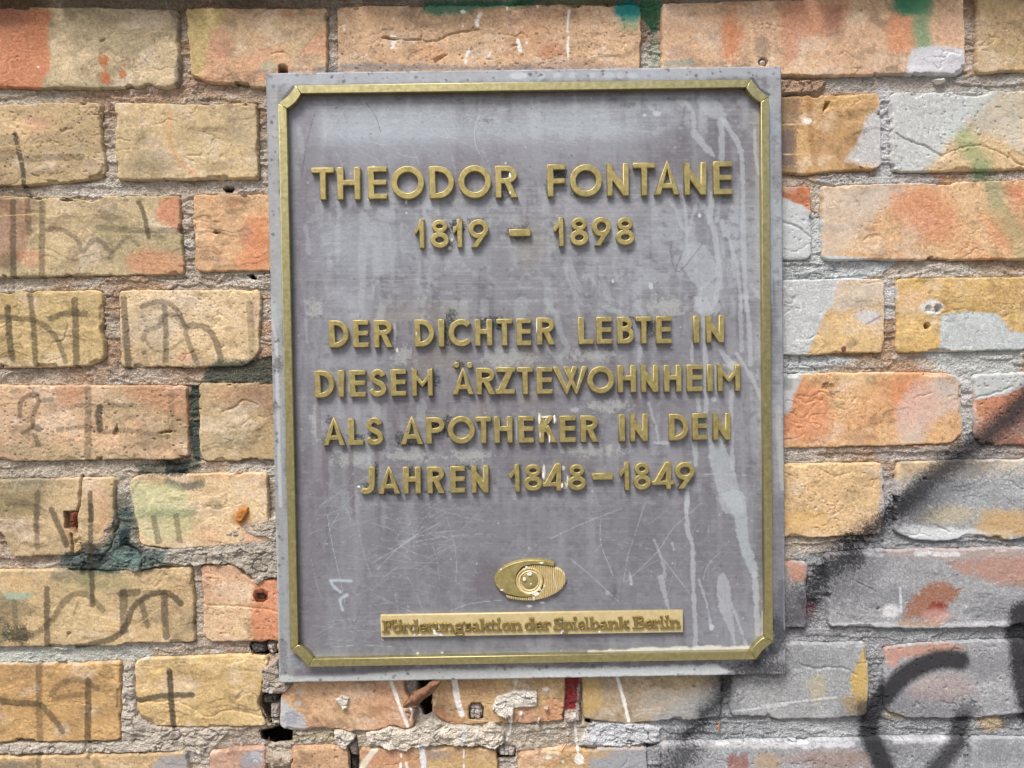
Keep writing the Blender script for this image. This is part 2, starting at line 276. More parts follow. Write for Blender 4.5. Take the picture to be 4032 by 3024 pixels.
    B('L2', 80, 1650, 130, 40, (80, 84, 86), .6, .5, .6); PL('L2', [(980, 1640), (1040, 1580), (1230, 1560), (1160, 1720), (980, 1720)], (150, 158, 168), .75, 20, .6)
    # scratches on the tags
    rr = random.Random(5)
    for j in range(26):
        x, y = rr.uniform(20, 640), rr.uniform(860, 1180); L = rr.uniform(60, 260); an = rr.uniform(-.5, .5)
        S('L0', [(x, y), (x + L * math.cos(an), y + L * math.sin(an))], 4, (214, 196, 146), .6, 1.6, .3, wob=1)
    for j in range(34):
        x, y = rr.uniform(300, 1150), rr.uniform(900, 1290); L = rr.uniform(60, 240); an = rr.choice([0.05, 1.5, -.6, -1.2]) + rr.uniform(-.2, .2)
        S('L1', [(x, y), (x + L * math.cos(an), y + L * math.sin(an))], 4, (224, 196, 146), .6, 1.6, .3, wob=1)
    for y0 in (870, 960, 1300, 1410): S('L0', [(0, y0), (200, y0 - 12), (380, y0 - 22)], 5, (220, 196, 140), .7, 1.6, .3, wob=1)
    S('L2', [(850, 765), (940, 700), (1020, 640)], 9, (220, 190, 140), .7, 2, .3)
    for c, p in (('R0', [(860, 610), (1350, 610), (1150, 900), (1050, 1090), (870, 1090)]), ('R1', [(130, 40), (700, 60), (470, 200), (300, 600), (130, 640)]), ('R1', [(1200, 420), (1560, 420), (1720, 600), (1180, 620)]), ('R0', [(700, 760), (780, 700), (780, 1080), (600, 1040)])):
        PL(c, p, (232, 236, 238), .5, 20, 1.4, 16, 10, seed=5, gloss=.4); PL(c, p, (132, 136, 138), .35, 20, 1.3, 24, 10, seed=8)
    # --- colour of small stains
    S('L0', [(1110, 740), (1105, 880), (1130, 980), (1190, 1070), (1290, 1160)], 30, (204, 136, 90), .42, 8, 1.0)
    for x, y, r in ((680, 400, 30), (705, 385, 14), (805, 415, 14), (808, 480, 22), (690, 500, 34), (690, 520, 20)): B('L0', x, y, r * 1.1, r * 1.2, (180, 108, 66), .8, .35, 1.0, 7, .9)
    B('L0', 250, 437, 8, 8, WHT, .95, .2, 0); B('L2', 1640, 60, 6, 6, WHT, .9)
    B('L2', 450, 150, 40, 70, (120, 62, 30), .4, .6); B('L2', 1545, 60, 60, 60, (176, 116, 58), .55, .6, .5)
    B('R1', 435, 855, 36, 22, (96, 66, 50), .85, .4, .8, 6); B('R1', 535, 622, 16, 20, (110, 46, 60), .95, .3); S('R1', [(680, 460), (780, 405)], 10, (110, 90, 110), .7, 3, .5)
    PL('T0', [(0, 575), (2212, 555), (2212, 520), (1400, 520), (700, 500), (500, 540), (0, 560)], (128, 128, 130), .75, 9, .6); PL('T1', [(-20, 560), (1050, 540), (1040, 520), (500, 480), (-20, 500)], (140, 128, 122), .5, 14, .7)
    B('T1', 2010, 380, 60, 90, (120, 112, 106), .55, .6, .5)
    PL('R0', [(60, 640), (250, 640), (230, 900), (230, 1125), (60, 1125)], (124, 102, 82), .75, 22, .4); PL('R0', [(60, 850), (220, 850), (215, 1080), (60, 1080)], (100, 94, 104), .6, 16, .6)
    S('R0', [(310, 640), (320, 800), (330, 940), (350, 1060)], 40, (150, 110, 62), .55, 9, .5)
    for y in (813, 1008): S('R0', [(100, y), (270, y - 5)], 7, (226, 196, 160), .8, 1.8, .2)
    # --- white drips and splashes
    def D(c, p, wd, a=.97, col=WHT): S(c, p, wd, col, a, 2.0, .05, wob=2.2)
    for c, x, y, rx, ry in (('T0', 1107, 152, 8, 14), ('T0', 715, 207, 10, 9), ('T0', 716, 234, 7, 12), ('T0', 1098, 290, 28, 8), ('T0', 1655, 95, 22, 13), ('T0', 1657, 207, 8, 7),
                            ('T0', 1680, 490, 13, 17), ('T0', 2003, 70, 8, 18), ('T0', 2160, 335, 6, 14), ('R0', 298, 788, 29, 22), ('T1', 235, 52, 8, 20), ('T1', 148, 338, 8, 13),
                            ('B1', 305, 185, 20, 18), ('B1', 280, 183, 10, 12), ('B1', 315, 528, 18, 14), ('B1', 435, 755, 12, 12), ('B1', 318, 722, 20, 12), ('B1', 105, 378, 20, 20), ('B0', 395, 515, 1, 1)):
        B(c, x, y, rx, ry, WHT, .97, .2, 0, wob=.35, seed=int(x) % 17)
    D('T0', [(1795, 110), (1765, 170), (1773, 200)], 30); D('T0', [(1095, 375), (1100, 345), (1115, 335)], 30); D('T0', [(2090, 320), (2100, 360), (2108, 400)], 32)
    D('T0', [(1700, 400), (1680, 445)], 22); D('T0', [(1880, 405), (1855, 450)], 16); D('T1', [(484, 85), (475, 170), (470, 250)], 20); D('T1', [(480, 295), (472, 380), (476, 450)], 20)
    D('B0', [(1085, 110), (1125, 220), (1165, 330), (1222, 480)], 26); D('B0', [(1583, 90), (1600, 200), (1622, 300), (1645, 380)], 46)
    D('B0', [(1225, 310), (1250, 350), (1240, 420)], 12); D('B0', [(1320, 620), (1340, 720), (1350, 900)], 46, .95, (222, 226, 232)); D('B0', [(960, 660), (900, 730), (840, 830)], 46, .9, (226, 220, 204))
    D('B0', [(1165, 690), (1165, 715)], 16); D('B0', [(1162, 765), (1160, 860)], 14); D('B0', [(1205, 760), (1225, 860)], 18); D('B0', [(1665, 480), (1660, 600)], 34, .6, (200, 210, 220)); D('B0', [(1662, 660), (1660, 720)], 14); D('B0', [(1662, 780), (1662, 900)], 16)
    D('B0', [(2040, 425), (2030, 500), (2000, 595)], 13); D('B0', [(980, 640), (1060, 605), (1150, 620)], 14); D('B0', [(1355, 500), (1380, 420)], 16, .6); D('B0', [(1350, 600), (1352, 640)], 14)
    D('B1', [(502, 90), (515, 160), (530, 240)], 20); D('B1', [(870, 95), (890, 170), (915, 260), (935, 340), (960, 440)], 26); D('B1', [(530, 390), (535, 450)], 18); D('B1', [(535, 480), (545, 600), (555, 680)], 18); B('B1', 565, 735, 36, 42, WHT, .97, .15, 0, wob=.2)
    D('B1', [(68, 120), (58, 155)], 16); D('B1', [(15, 430), (25, 500), (0, 580)], 12)
    for (x, y) in ((130, 180), (365, 200), (350, 290)): B('B0', x + 0, y, 26, 22, (188, 190, 194), .6, .4, .8, 6)
    PL('B0', [(215, 260), (300, 330), (400, 400), (420, 500), (290, 510), (205, 480)], (176, 186, 198), .85, 16, .5); B('B0', 300, 400, 60, 50, (130, 140, 150), .5, .5, .8)
    B('L2', 1600, 1610, 70, 50, (150, 160, 176), .7, .5, .6); B('B0', 25, 710, 45, 45, (176, 186, 196), .7, .5, .6)
    PL('B1', [(455, 90), (575, 90), (560, 200), (540, 360), (455, 360)], (140, 24, 32), .93, 4, .3); PL('B1', [(570, 90), (600, 90), (600, 430), (560, 430)], (66, 44, 40), .8, 4, .3)
    B('B1', 995, 108, 9, 9, (190, 84, 40), .9); B('B1', 1185, 320, 10, 10, (196, 104, 60), .9); B('B1', 790, 300, 22, 14, (206, 160, 116), .7)
    PL('B1', [(580, 100), (720, 100), (760, 330), (600, 420)], (200, 168, 104), .6, 18, .4); PL('B1', [(1100, 200), (1500, 180), (1500, 400), (1000, 410)], (168, 166, 162), .55, 26, .7)
    PL('B1', [(640, 650), (1110, 650), (1110, 830), (640, 830)], (150, 156, 164), .65, 22, .5); B('B1', 720, 700, 90, 30, (196, 160, 110), .6, .5, .6)

# ------------------------------------------------------------------ bricks: outline in photo units, two clay colours, patches
BR = []
def brick(row, crop, pts, c1, c2, patches=(), rough=1.0, off=0.0, seed=None):
    BR.append(dict(row=row, poly=cv(crop, pts), c1=c1, c2=c2, p=patches, rough=rough, off=off, seed=seed or (len(BR) + 1) * 7))
OR = (212, 120, 72)
brick(1, 'X', [(-490, 36), (0, 33), (160, 30), (360, 30), (700, 42), (704, 332), (645, 347), (578, 328), (560, 344), (360, 348), (0, 344), (-490, 352)], (206, 184, 136), (172, 156, 114),
      [('poly', 'L0', [(-60, 60), (300, 70), (318, 200), (285, 560), (-60, 580)], (204, 112, 68), .95, 6), ('blob', 'L0', 40, 110, 160, 60, (150, 88, 72), .6), ('poly', 'L0', [(1090, 75), (1165, 80), (1165, 560), (1150, 560), (1145, 200)], (88, 84, 84), .7, 2)])
brick(1, 'X', [(732, 35), (1289, 34), (1287, 350), (1050, 345), (900, 328), (810, 320), (775, 298), (752, 300)], (212, 158, 114), (196, 168, 122),
      [('poly', 'L0', [(1215, 55), (1460, 55), (1430, 180), (1370, 300), (1330, 480), (1240, 470)], (188, 170, 88), .85, 10), ('blob', 'L0', 1440, 290, 70, 110, (196, 128, 100), .6), ('poly', 'T0', [(380, 430), (560, 200), (580, 430)], (208, 146, 106), .7, 10), ('blob', 'T0', 270, 120, 40, 30, (205, 120, 74), .7), ('blob', 'T0', 450, 110, 40, 14, (205, 120, 74), .7), ('blob', 'T0', 420, 470, 70, 40, (170, 126, 104), .6)])
brick(1, 'X', [(1327, 30), (1500, 22), (1900, 22), (2100, 19), (2300, 20), (2521, 20), (2524, 170), (2518, 330), (1330, 340)], (212, 172, 126), (202, 160, 118),
      [('blob', 'T0', 1400, 410, 130, 50, (210, 138, 90), .5), ('blob', 'T1', 330, 400, 110, 60, (190, 110, 78), .55), ('blob', 'T0', 2030, 150, 30, 60, (150, 120, 96), .5), ('blob', 'T1', 150, 280, 160, 120, (210, 150, 104), .5)])
brick(1, 'X', [(2606, 14), (3100, 0), (3792, -12), (3798, 150), (3796, 280), (3760, 291), (3590, 292), (3300, 297), (3090, 295), (2606, 312)], (216, 178, 132), (206, 164, 124),
      [('blob', 'T1', 1770, 280, 80, 190, (206, 122, 74), .9), ('poly', 'R0', [(90, 30), (520, 20), (540, 120), (440, 230), (260, 260), (220, 400), (130, 360)], (198, 122, 86), .8, 20), ('blob', 'R0', 460, 150, 70, 110, (140, 98, 82), .55),
       ('poly', 'R0', [(840, 80), (960, 100), (990, 280), (900, 330), (830, 300)], (214, 132, 86), .85, 12), ('blob', 'R0', 1220, 200, 90, 120, (208, 164, 130), .8), ('blob', 'T1', 1330, 420, 60, 60, (180, 150, 130), .6)], .8)
brick(1, 'X', [(3852, -20), (5044, -30), (5044, 270), (3950, 279), (3870, 292), (3846, 282), (3852, 160)], (206, 176, 118), (190, 160, 106), [], .8)
brick(2, 'X', [(-140, 420), (0, 413), (180, 405), (385, 400), (402, 416), (394, 480), (400, 560), (415, 660), (404, 690), (370, 705), (270, 717), (96, 730), (-140, 732)], (208, 176, 122), (184, 158, 108), [('blob', 'L0', 240, 810, 90, 60, (205, 140, 110), .45)], 1.1)
brick(2, 'X', [(452, 404), (720, 410), (1010, 405), (1018, 702), (720, 706), (465, 706), (455, 560)], (206, 180, 124), (184, 162, 112), [('blob', 'L0', 1600, 850, 110, 130, (160, 150, 124), .35), ('blob', 'L0', 1030, 1060, 200, 60, (156, 144, 108), .5)], .7)
brick(2, 'R0', [(-400, 650), (140, 632), (760, 603), (780, 640), (782, 1085), (700, 1108), (450, 1118), (300, 1138), (140, 1128), (-400, 1140)], (206, 162, 96), (190, 146, 86), [('blob', 'R0', 420, 660, 120, 40, (186, 140, 60), .5)], 1.2)
brick(2, 'R0', [(853, 606), (1500, 600), (1775, 592), (1775, 1085), (1600, 1108), (1150, 1115), (880, 1124), (853, 1090)], (210, 184, 134), (206, 176, 120), [('poly', 'R0', [(1100, 1100), (1400, 900), (1712, 960), (1712, 1110)], (212, 176, 116), .6, 20)], .9)
brick(3, 'X', [(-472, 772), (0, 771), (320, 782), (350, 796), (420, 770), (705, 768), (722, 1080), (400, 1086), (0, 1092), (-472, 1092)], (200, 176, 124), (176, 160, 112),
      [('poly', 'L0', [(1040, 1320), (1170, 1280), (1175, 1490), (1080, 1470), (1010, 1410)], (208, 118, 84), .85, 10), ('poly', 'L0', [(-60, 1290), (180, 1300), (200, 1500), (130, 1720), (-60, 1720)], (150, 96, 72), .7, 22),
       ('poly', 'L1', [(800, 20), (950, -40), (1190, 20), (1190, 135), (880, 130)], (206, 132, 92), .8, 16), ('blob', 'L1', 200, 30, 90, 60, (206, 134, 92), .55), ('blob', 'L1', 60, 60, 60, 60, (90, 96, 64), .5)])
brick(3, 'X', [(757, 765), (1100, 762), (1950, 750), (1950, 1050), (1060, 1063), (800, 1070), (768, 1060), (760, 900)], (216, 170, 116), (206, 158, 106), [('blob', 'L0', 1680, 1560, 90, 150, (214, 126, 76), .85), ('blob', 'L1', 1650, 40, 120, 60, (214, 128, 80), .8), ('blob', 'L0', 1600, 1520, 40, 60, (170, 128, 110), .5), ('blob', 'L0', 1530, 1330, 20, 40, (210, 120, 70), .5)])
brick(3, 'X', [(2000, 745), (2990, 734), (3194, 732), (3197, 900), (3196, 1010), (3170, 1024), (2990, 1023), (2000, 1040)], (214, 122, 74), (206, 112, 66), [], .8)
brick(3, 'X', [(3238, 733), (3500, 724), (3700, 719), (4432, 708), (4432, 1010), (3900, 1022), (3240, 1023)], (218, 176, 122), (212, 156, 102),
      [('poly', 'R0', [(850, 1230), (1150, 1230), (1280, 1420), (1140, 1560), (960, 1480), (820, 1350)], (216, 136, 90), .85, 34), ('poly', 'R0', [(1420, 1400), (1550, 1420), (1640, 1620), (1500, 1580)], (218, 138, 88), .85, 26), ('poly', 'R0', [(1580, 1220), (1720, 1200), (1720, 1340), (1620, 1300)], (214, 120, 74), .8, 26),
       ('blob', 'R0', 560, 1340, 200, 60, (214, 184, 142), .5)], .9)
brick(4, 'X', [(-145, 1152), (180, 1145), (374, 1141), (402, 1150), (404, 1260), (394, 1302), (412, 1336), (407, 1410), (362, 1437), (180, 1449), (-145, 1452)], (204, 176, 108), (186, 158, 92), [], 1.3)
brick(4, 'X', [(467, 1147), (600, 1143), (1018, 1142), (1024, 1180), (1018, 1386), (988, 1422), (964, 1440), (784, 1445), (470, 1446)], (220, 192, 138), (206, 178, 124), [('blob', 'L1', 1000, 480, 160, 130, (182, 172, 146), .5), ('blob', 'L1', 1205, 670, 40, 40, (216, 150, 116), .6), ('blob', 'L1', 1660, 380, 30, 90, (176, 140, 130), .5)], .8)
brick(4, 'R1', [(-400, 170), (140, 166), (780, 158), (802, 190), (800, 630), (780, 648), (560, 640), (420, 655), (140, 662), (-400, 668)], (216, 180, 114), (208, 166, 98), [], 1.0)
brick(4, 'R1', [(886, 160), (1250, 156), (1806, 148), (1806, 622), (1500, 630), (1200, 638), (892, 645)], (220, 184, 106), (206, 164, 78), [('blob', 'R1', 1000, 300, 130, 70, (214, 172, 122), .6)], .8)
brick(5, 'X', [(-453, 1522), (300, 1518), (732, 1518), (741, 1796), (663, 1811), (422, 1811), (300, 1815), (60, 1816), (0, 1808), (-453, 1812)], (214, 174, 128), (184, 158, 112),
      [('poly', 'L1', [(350, 860), (560, 870), (500, 990), (380, 980)], (196, 118, 76), .65, 22), ('poly', 'L1', [(780, 865), (1210, 865), (1215, 1080), (1050, 1000), (880, 960)], (188, 120, 84), .7, 26), ('poly', 'L1', [(0, 1290), (80, 1330), (60, 1350), (-60, 1350)], (206, 134, 92), .7, 14), ('blob', 'L1', 1080, 1180, 160, 120, (150, 126, 86), .5)], 1.3)
brick(5, 'X', [(784, 1510), (1103, 1506), (1980, 1495), (1980, 1790), (1103, 1814), (802, 1817), (784, 1784)], (196, 174, 124), (182, 156, 104), [('poly', 'L1', [(1560, 860), (1780, 850), (1790, 1100), (1680, 1000), (1500, 960)], (142, 96, 70), .75, 26), ('blob', 'L1', 1450, 920, 120, 60, (196, 146, 104), .5), ('blob', 'L1', 1500, 1200, 120, 60, (170, 162, 130), .5)])
brick(5, 'R1', [(-500, 800), (500, 776), (1200, 776), (1290, 802), (1312, 880), (1316, 1180), (1240, 1235), (1150, 1246), (700, 1256), (300, 1266), (-500, 1280)], (220, 178, 118), (214, 156, 98),
      [('poly', 'R1', [(230, 840), (330, 850), (440, 960), (470, 1060), (420, 1200), (140, 1200), (140, 1060)], (216, 130, 80), .85, 22), ('poly', 'R1', [(820, 830), (1000, 800), (1140, 900), (1120, 1060), (920, 1100), (850, 1000)], (214, 124, 72), .85, 32), ('blob', 'R1', 1200, 870, 70, 70, (150, 134, 112), .6), ('blob', 'R1', 620, 1200, 80, 40, (170, 140, 104), .5)], .9)
brick(5, 'R1', [(1393, 790), (1800, 772), (3370, 740), (3370, 1230), (1500, 1252), (1440, 1242), (1398, 1190)], (206, 128, 90), (190, 110, 76), [])
brick(6, 'X', [(-100, 1893), (0, 1890), (318, 1881), (446, 1881), (447, 1990), (458, 2060), (440, 2140), (330, 2184), (285, 2186), (50, 2190), (35, 2150), (10, 2100), (-100, 2090)], (206, 178, 122), (184, 160, 112), [('blob', 'L1', 640, 1580, 60, 90, (212, 160, 116), .5), ('blob', 'L2', 660, 80, 50, 90, (206, 160, 110), .6)], 1.2)
brick(6, 'X', [(515, 1885), (560, 1868), (1050, 1864), (1056, 2010), (1060, 2136), (700, 2162), (555, 2145), (542, 2060), (515, 1960)], (218, 190, 136), (212, 176, 122), [('poly', 'L2', [(1540, 130), (1720, 80), (1720, 210), (1560, 220)], (212, 160, 128), .8, 10), ('blob', 'L1', 1500, 1450, 200, 30, (214, 166, 112), .6), ('blob', 'L2', 1330, 170, 120, 50, (216, 166, 118), .6)], 1.2, off=.8)
brick(6, 'X', [(2400, 1838), (2990, 1828), (3470, 1823), (3480, 1842), (3492, 2058), (3475, 2104), (3380, 2112), (3200, 2118), (2990, 2116), (2400, 2130)], (222, 186, 126), (214, 176, 116), [], 1.0)
brick(6, 'X', [(3535, 1819), (4090, 1808), (4090, 2106), (3990, 2126), (3810, 2117), (3700, 2132), (3610, 2128), (3525, 2096)], (208, 184, 136), (196, 168, 116), [], 1.1)
brick(7, 'X', [(-446, 2250), (300, 2244), (540, 2246), (560, 2240), (753, 2233), (762, 2370), (766, 2530), (654, 2534), (494, 2530), (469, 2543), (309, 2546), (-446, 2550)], (208, 176, 116), (186, 162, 112), [('blob', 'L2', 520, 700, 180, 120, (206, 184, 122), .5), ('blob', 'L2', 100, 490, 90, 60, (206, 168, 104), .6)], .9)
brick(7, 'X', [(790, 2228), (925, 2225), (950, 2258), (994, 2284), (1990, 2260), (1990, 2515), (963, 2525), (833, 2528), (796, 2494), (800, 2380)], (216, 182, 132), (212, 166, 122), [('poly', 'L2', [(1610, 480), (1780, 440), (1780, 850), (1620, 840)], (208, 112, 68), .85, 14), ('poly', 'L2', [(1285, 370), (1340, 370), (1300, 620), (1340, 850), (1280, 800)], (204, 146, 120), .6, 8)], .9)
brick(7, 'X', [(2600, 2225), (3090, 2213), (3182, 2213), (3177, 2472), (2600, 2485)], (186, 140, 118), (170, 130, 112), [])
brick(7, 'X', [(3253, 2182), (3432, 2167), (3802, 2161), (4445, 2150), (4445, 2455), (3740, 2474), (3494, 2474), (3266, 2466), (3258, 2330)], (186, 146, 126), (160, 112, 90), [], 1.0)
brick(8, 'X', [(-92, 2612), (300, 2617), (468, 2608), (474, 2914), (370, 2920), (-92, 2923)], (204, 160, 88), (190, 146, 78), [], 1.3, seed=301)
brick(8, 'X', [(524, 2612), (556, 2596), (772, 2586), (988, 2577), (1050, 2580), (1052, 2617), (1025, 2728), (1012, 2778), (1056, 2834), (1048, 2861), (802, 2866), (600, 2858), (574, 2834), (537, 2821), (530, 2680)], (216, 186, 116), (202, 168, 98), [], 1.3)
brick(8, 'B0', [(100, -180), (330, -60), (320, 130), (210, 230), (200, 470), (290, 512), (420, 517), (530, 470), (600, 490), (690, 485), (760, 512), (980, 507), (1090, 460), (1200, 497), (1270, 470), (1260, 300), (1200, 200), (1140, -100), (1100, -180)], (214, 170, 120), (202, 150, 106), [('blob', 'B0', 1060, 270, 120, 130, (190, 130, 86), .6), ('blob', 'B0', 520, 90, 90, 60, (206, 140, 106), .5)], .9)
brick(8, 'X', [(1700, 2560), (1704, 2800), (1740, 2838), (1790, 2856), (1900, 2852), (2000, 2850), (2110, 2850), (2222, 2842), (2226, 2560)], (202, 168, 106), (188, 146, 96), [('poly', 'B0', [(1410, 330), (1500, 360), (1560, 440), (1660, 440), (1420, 400)], (190, 120, 80), .8, 12), ('poly', 'B1', [(60, 330), (220, 330), (220, 450), (60, 450)], (206, 146, 112), .85, 10), ('poly', 'B1', [(270, 330), (330, 260), (460, 300), (460, 450), (270, 450)], (204, 140, 96), .85, 8)], 1.1)
brick(8, 'X', [(2292, 2560), (2291, 2828), (2350, 2842), (2470, 2851), (2600, 2842), (2780, 2832), (2840, 2822), (2846, 2560)], (190, 168, 122), (172, 154, 118), [], 1.0)
brick(8, 'X', [(2882, 2545), (3090, 2535), (3412, 2532), (3422, 2700), (3414, 2815), (3240, 2830), (3060, 2832), (3030, 2822), (2880, 2818)], (190, 166, 116), (176, 156, 112), [], 1.0)
brick(8, 'X', [(3488, 2552), (3540, 2545), (3617, 2534), (4046, 2520), (4046, 2808), (3864, 2822), (3740, 2831), (3586, 2828), (3500, 2805), (3486, 2790)], (196, 146, 122), (176, 130, 110), [], 1.0)
brick(9, 'X', [(-454, 2985), (0, 2982), (370, 2975), (730, 2962), (745, 3040), (740, 3290), (-454, 3290)], (204, 170, 112), (186, 156, 104), [], 1.0)
brick(9, 'X', [(824, 2962), (920, 2952), (1040, 2945), (1046, 3000), (1040, 3290), (812, 3290)], (196, 152, 124), (180, 136, 110), [], 1.0, off=1.0)
brick(9, 'X', [(1146, 2942), (1298, 2936), (1366, 2952), (1378, 2992), (1378, 3270), (1140, 3270)], (208, 164, 118), (190, 146, 104), [], 1.2)
brick(9, 'X', [(1416, 2950), (1640, 2942), (1845, 2942), (1945, 2952), (1960, 2992), (1960, 3260), (1412, 3260)], (196, 146, 106), (188, 150, 96), [('poly', 'B0', [(1400, 740), (1950, 740), (1950, 860), (1400, 860)], (200, 166, 98), .8, 20), ('blob', 'B0', 1450, 690, 100, 40, (150, 138, 130), .7), ('blob', 'B0', 1100, 740, 200, 50, (204, 136, 92), .6)], 1.2)
brick(9, 'X', [(2040, 2968), (2200, 2952), (2545, 2948), (2553, 3040), (2553, 3250), (2036, 3250)], (204, 170, 104), (196, 150, 104), [], 1.0)
brick(9, 'X', [(2606, 2928), (2900, 2916), (3795, 2904), (3802, 3040), (3802, 3240), (2608, 3240)], (176, 142, 120), (150, 112, 92), [], 1.0)
brick(9, 'X', [(3826, 2906), (5018, 2890), (5018, 3210), (3828, 3230)], (176, 160, 140), (164, 146, 126), [], 1.0)

# holes cut into wall (crop, outline, depth in mm), mortar lumps (crop, outline, height in mm above brick datum, colour)
HOLES = [('T0', [(196, 560), (200, 520), (240, 515), (268, 535), (268, 575), (200, 585)], 30), ('T1', [(1985, 490), (2000, 462), (2040, 460), (2058, 490), (2050, 520), (1990, 520)], 9),
         ('L0', [(1448, 1225), (1465, 1205), (1510, 1205), (1520, 1225), (1500, 1250), (1465, 1248)], 20), ('L0', [(1390, 1518), (1410, 1505), (1440, 1520), (1410, 1530)], 6),
         ('L1', [(1605, 135), (1640, 125), (1672, 160), (1640, 160)], 20), ('R1', [(1127, 350), (1140, 330), (1170, 330), (1184, 352), (1172, 380), (1140, 382)], 6), ('R1', [(1068, 350), (1085, 335), (1115, 345), (1112, 380), (1080, 380)], 2.5),
         ('R1', [(1062, 468), (1072, 450), (1095, 450), (1107, 468), (1096, 490), (1072, 490)], 18), ('L2', [(1616, 560), (1628, 530), (1670, 520), (1708, 535), (1708, 580), (1680, 600), (1635, 598)], 10),
         ('B0', [(35, 520), (120, 500), (200, 470), (290, 515), (292, 600), (150, 618), (50, 590)], 55), ('B0', [(50, 240), (80, 205), (210, 215), (208, 300), (205, 470), (130, 470), (110, 330), (50, 300)], 16),
         ('B0', [(1272, 60), (1400, 60), (1402, 380), (1340, 400), (1290, 300)], 40), ('B0', [(1698, 330), (1720, 288), (1790, 288), (1818, 330), (1812, 425), (1700, 420)], 14),
         ('B0', [(1922, 650), (1960, 640), (2070, 650), (2072, 735), (1925, 735)], 14), ('B0', [(740, 620), (810, 560), (830, 700), (832, 900), (755, 900), (755, 740)], 18),
         ('L2', [(1580, 885), (1610, 845), (1760, 850), (1780, 930), (1700, 945), (1600, 935)], 18), ('L2', [(410, 20), (490, 20), (500, 120), (470, 150), (415, 130)], 8), ('B0', [(952, 205), (950, 190), (965, 178), (970, 188)], 4),
         ('L2', [(1660, 1200), (1700, 1180), (1780, 1190), (1780, 1390), (1700, 1380), (1650, 1260)], 16), ('B1', [(925, 610), (960, 588), (1005, 605), (960, 600)], 12), ('B1', [(1055, 620), (1110, 610), (1210, 620), (1110, 655)], 12), ('B1', [(615, 440), (660, 425), (665, 455), (620, 455)], 14),
         ('L2', [(432, 790), (455, 790), (455, 800), (440, 806), (432, 825)], 4), ('R0', [(408, 700), (418, 665), (450, 660), (440, 690), (412, 720), (400, 760)], 6), ('T0', [(990, 300), (1050, 290), (1100, 302), (1225, 318), (1100, 318)], 6),
         ('T0', [(1420, 470), (1480, 440), (1545, 425), (1500, 460), (1430, 500)], 3), ('L1', [(670, 470), (680, 462), (672, 500), (660, 490)], 5), ('R0', [(640, 70), (650, 60), (660, 72), (648, 80)], 3),
         ('L0', [(652, 270), (690, 258), (700, 262), (668, 285)], 2.0), ('L1', [(1030, 1170), (1080, 1150), (1130, 1155), (1110, 1172), (1050, 1180)], 3), ('L1', [(735, 1180), (765, 1110), (775, 1180), (760, 1190)], 3), ('R2', [(730, 640), (742, 630), (752, 638), (740, 648)], 6),
         ('T1', [(440, 38), (580, 38), (560, 60), (500, 62)], 8), ('R1', [(1050, 1465), (1070, 1458), (1088, 1475), (1060, 1480)], 4), ('B1', [(1450, 155), (1470, 142), (1490, 155), (1475, 170)], 3)]
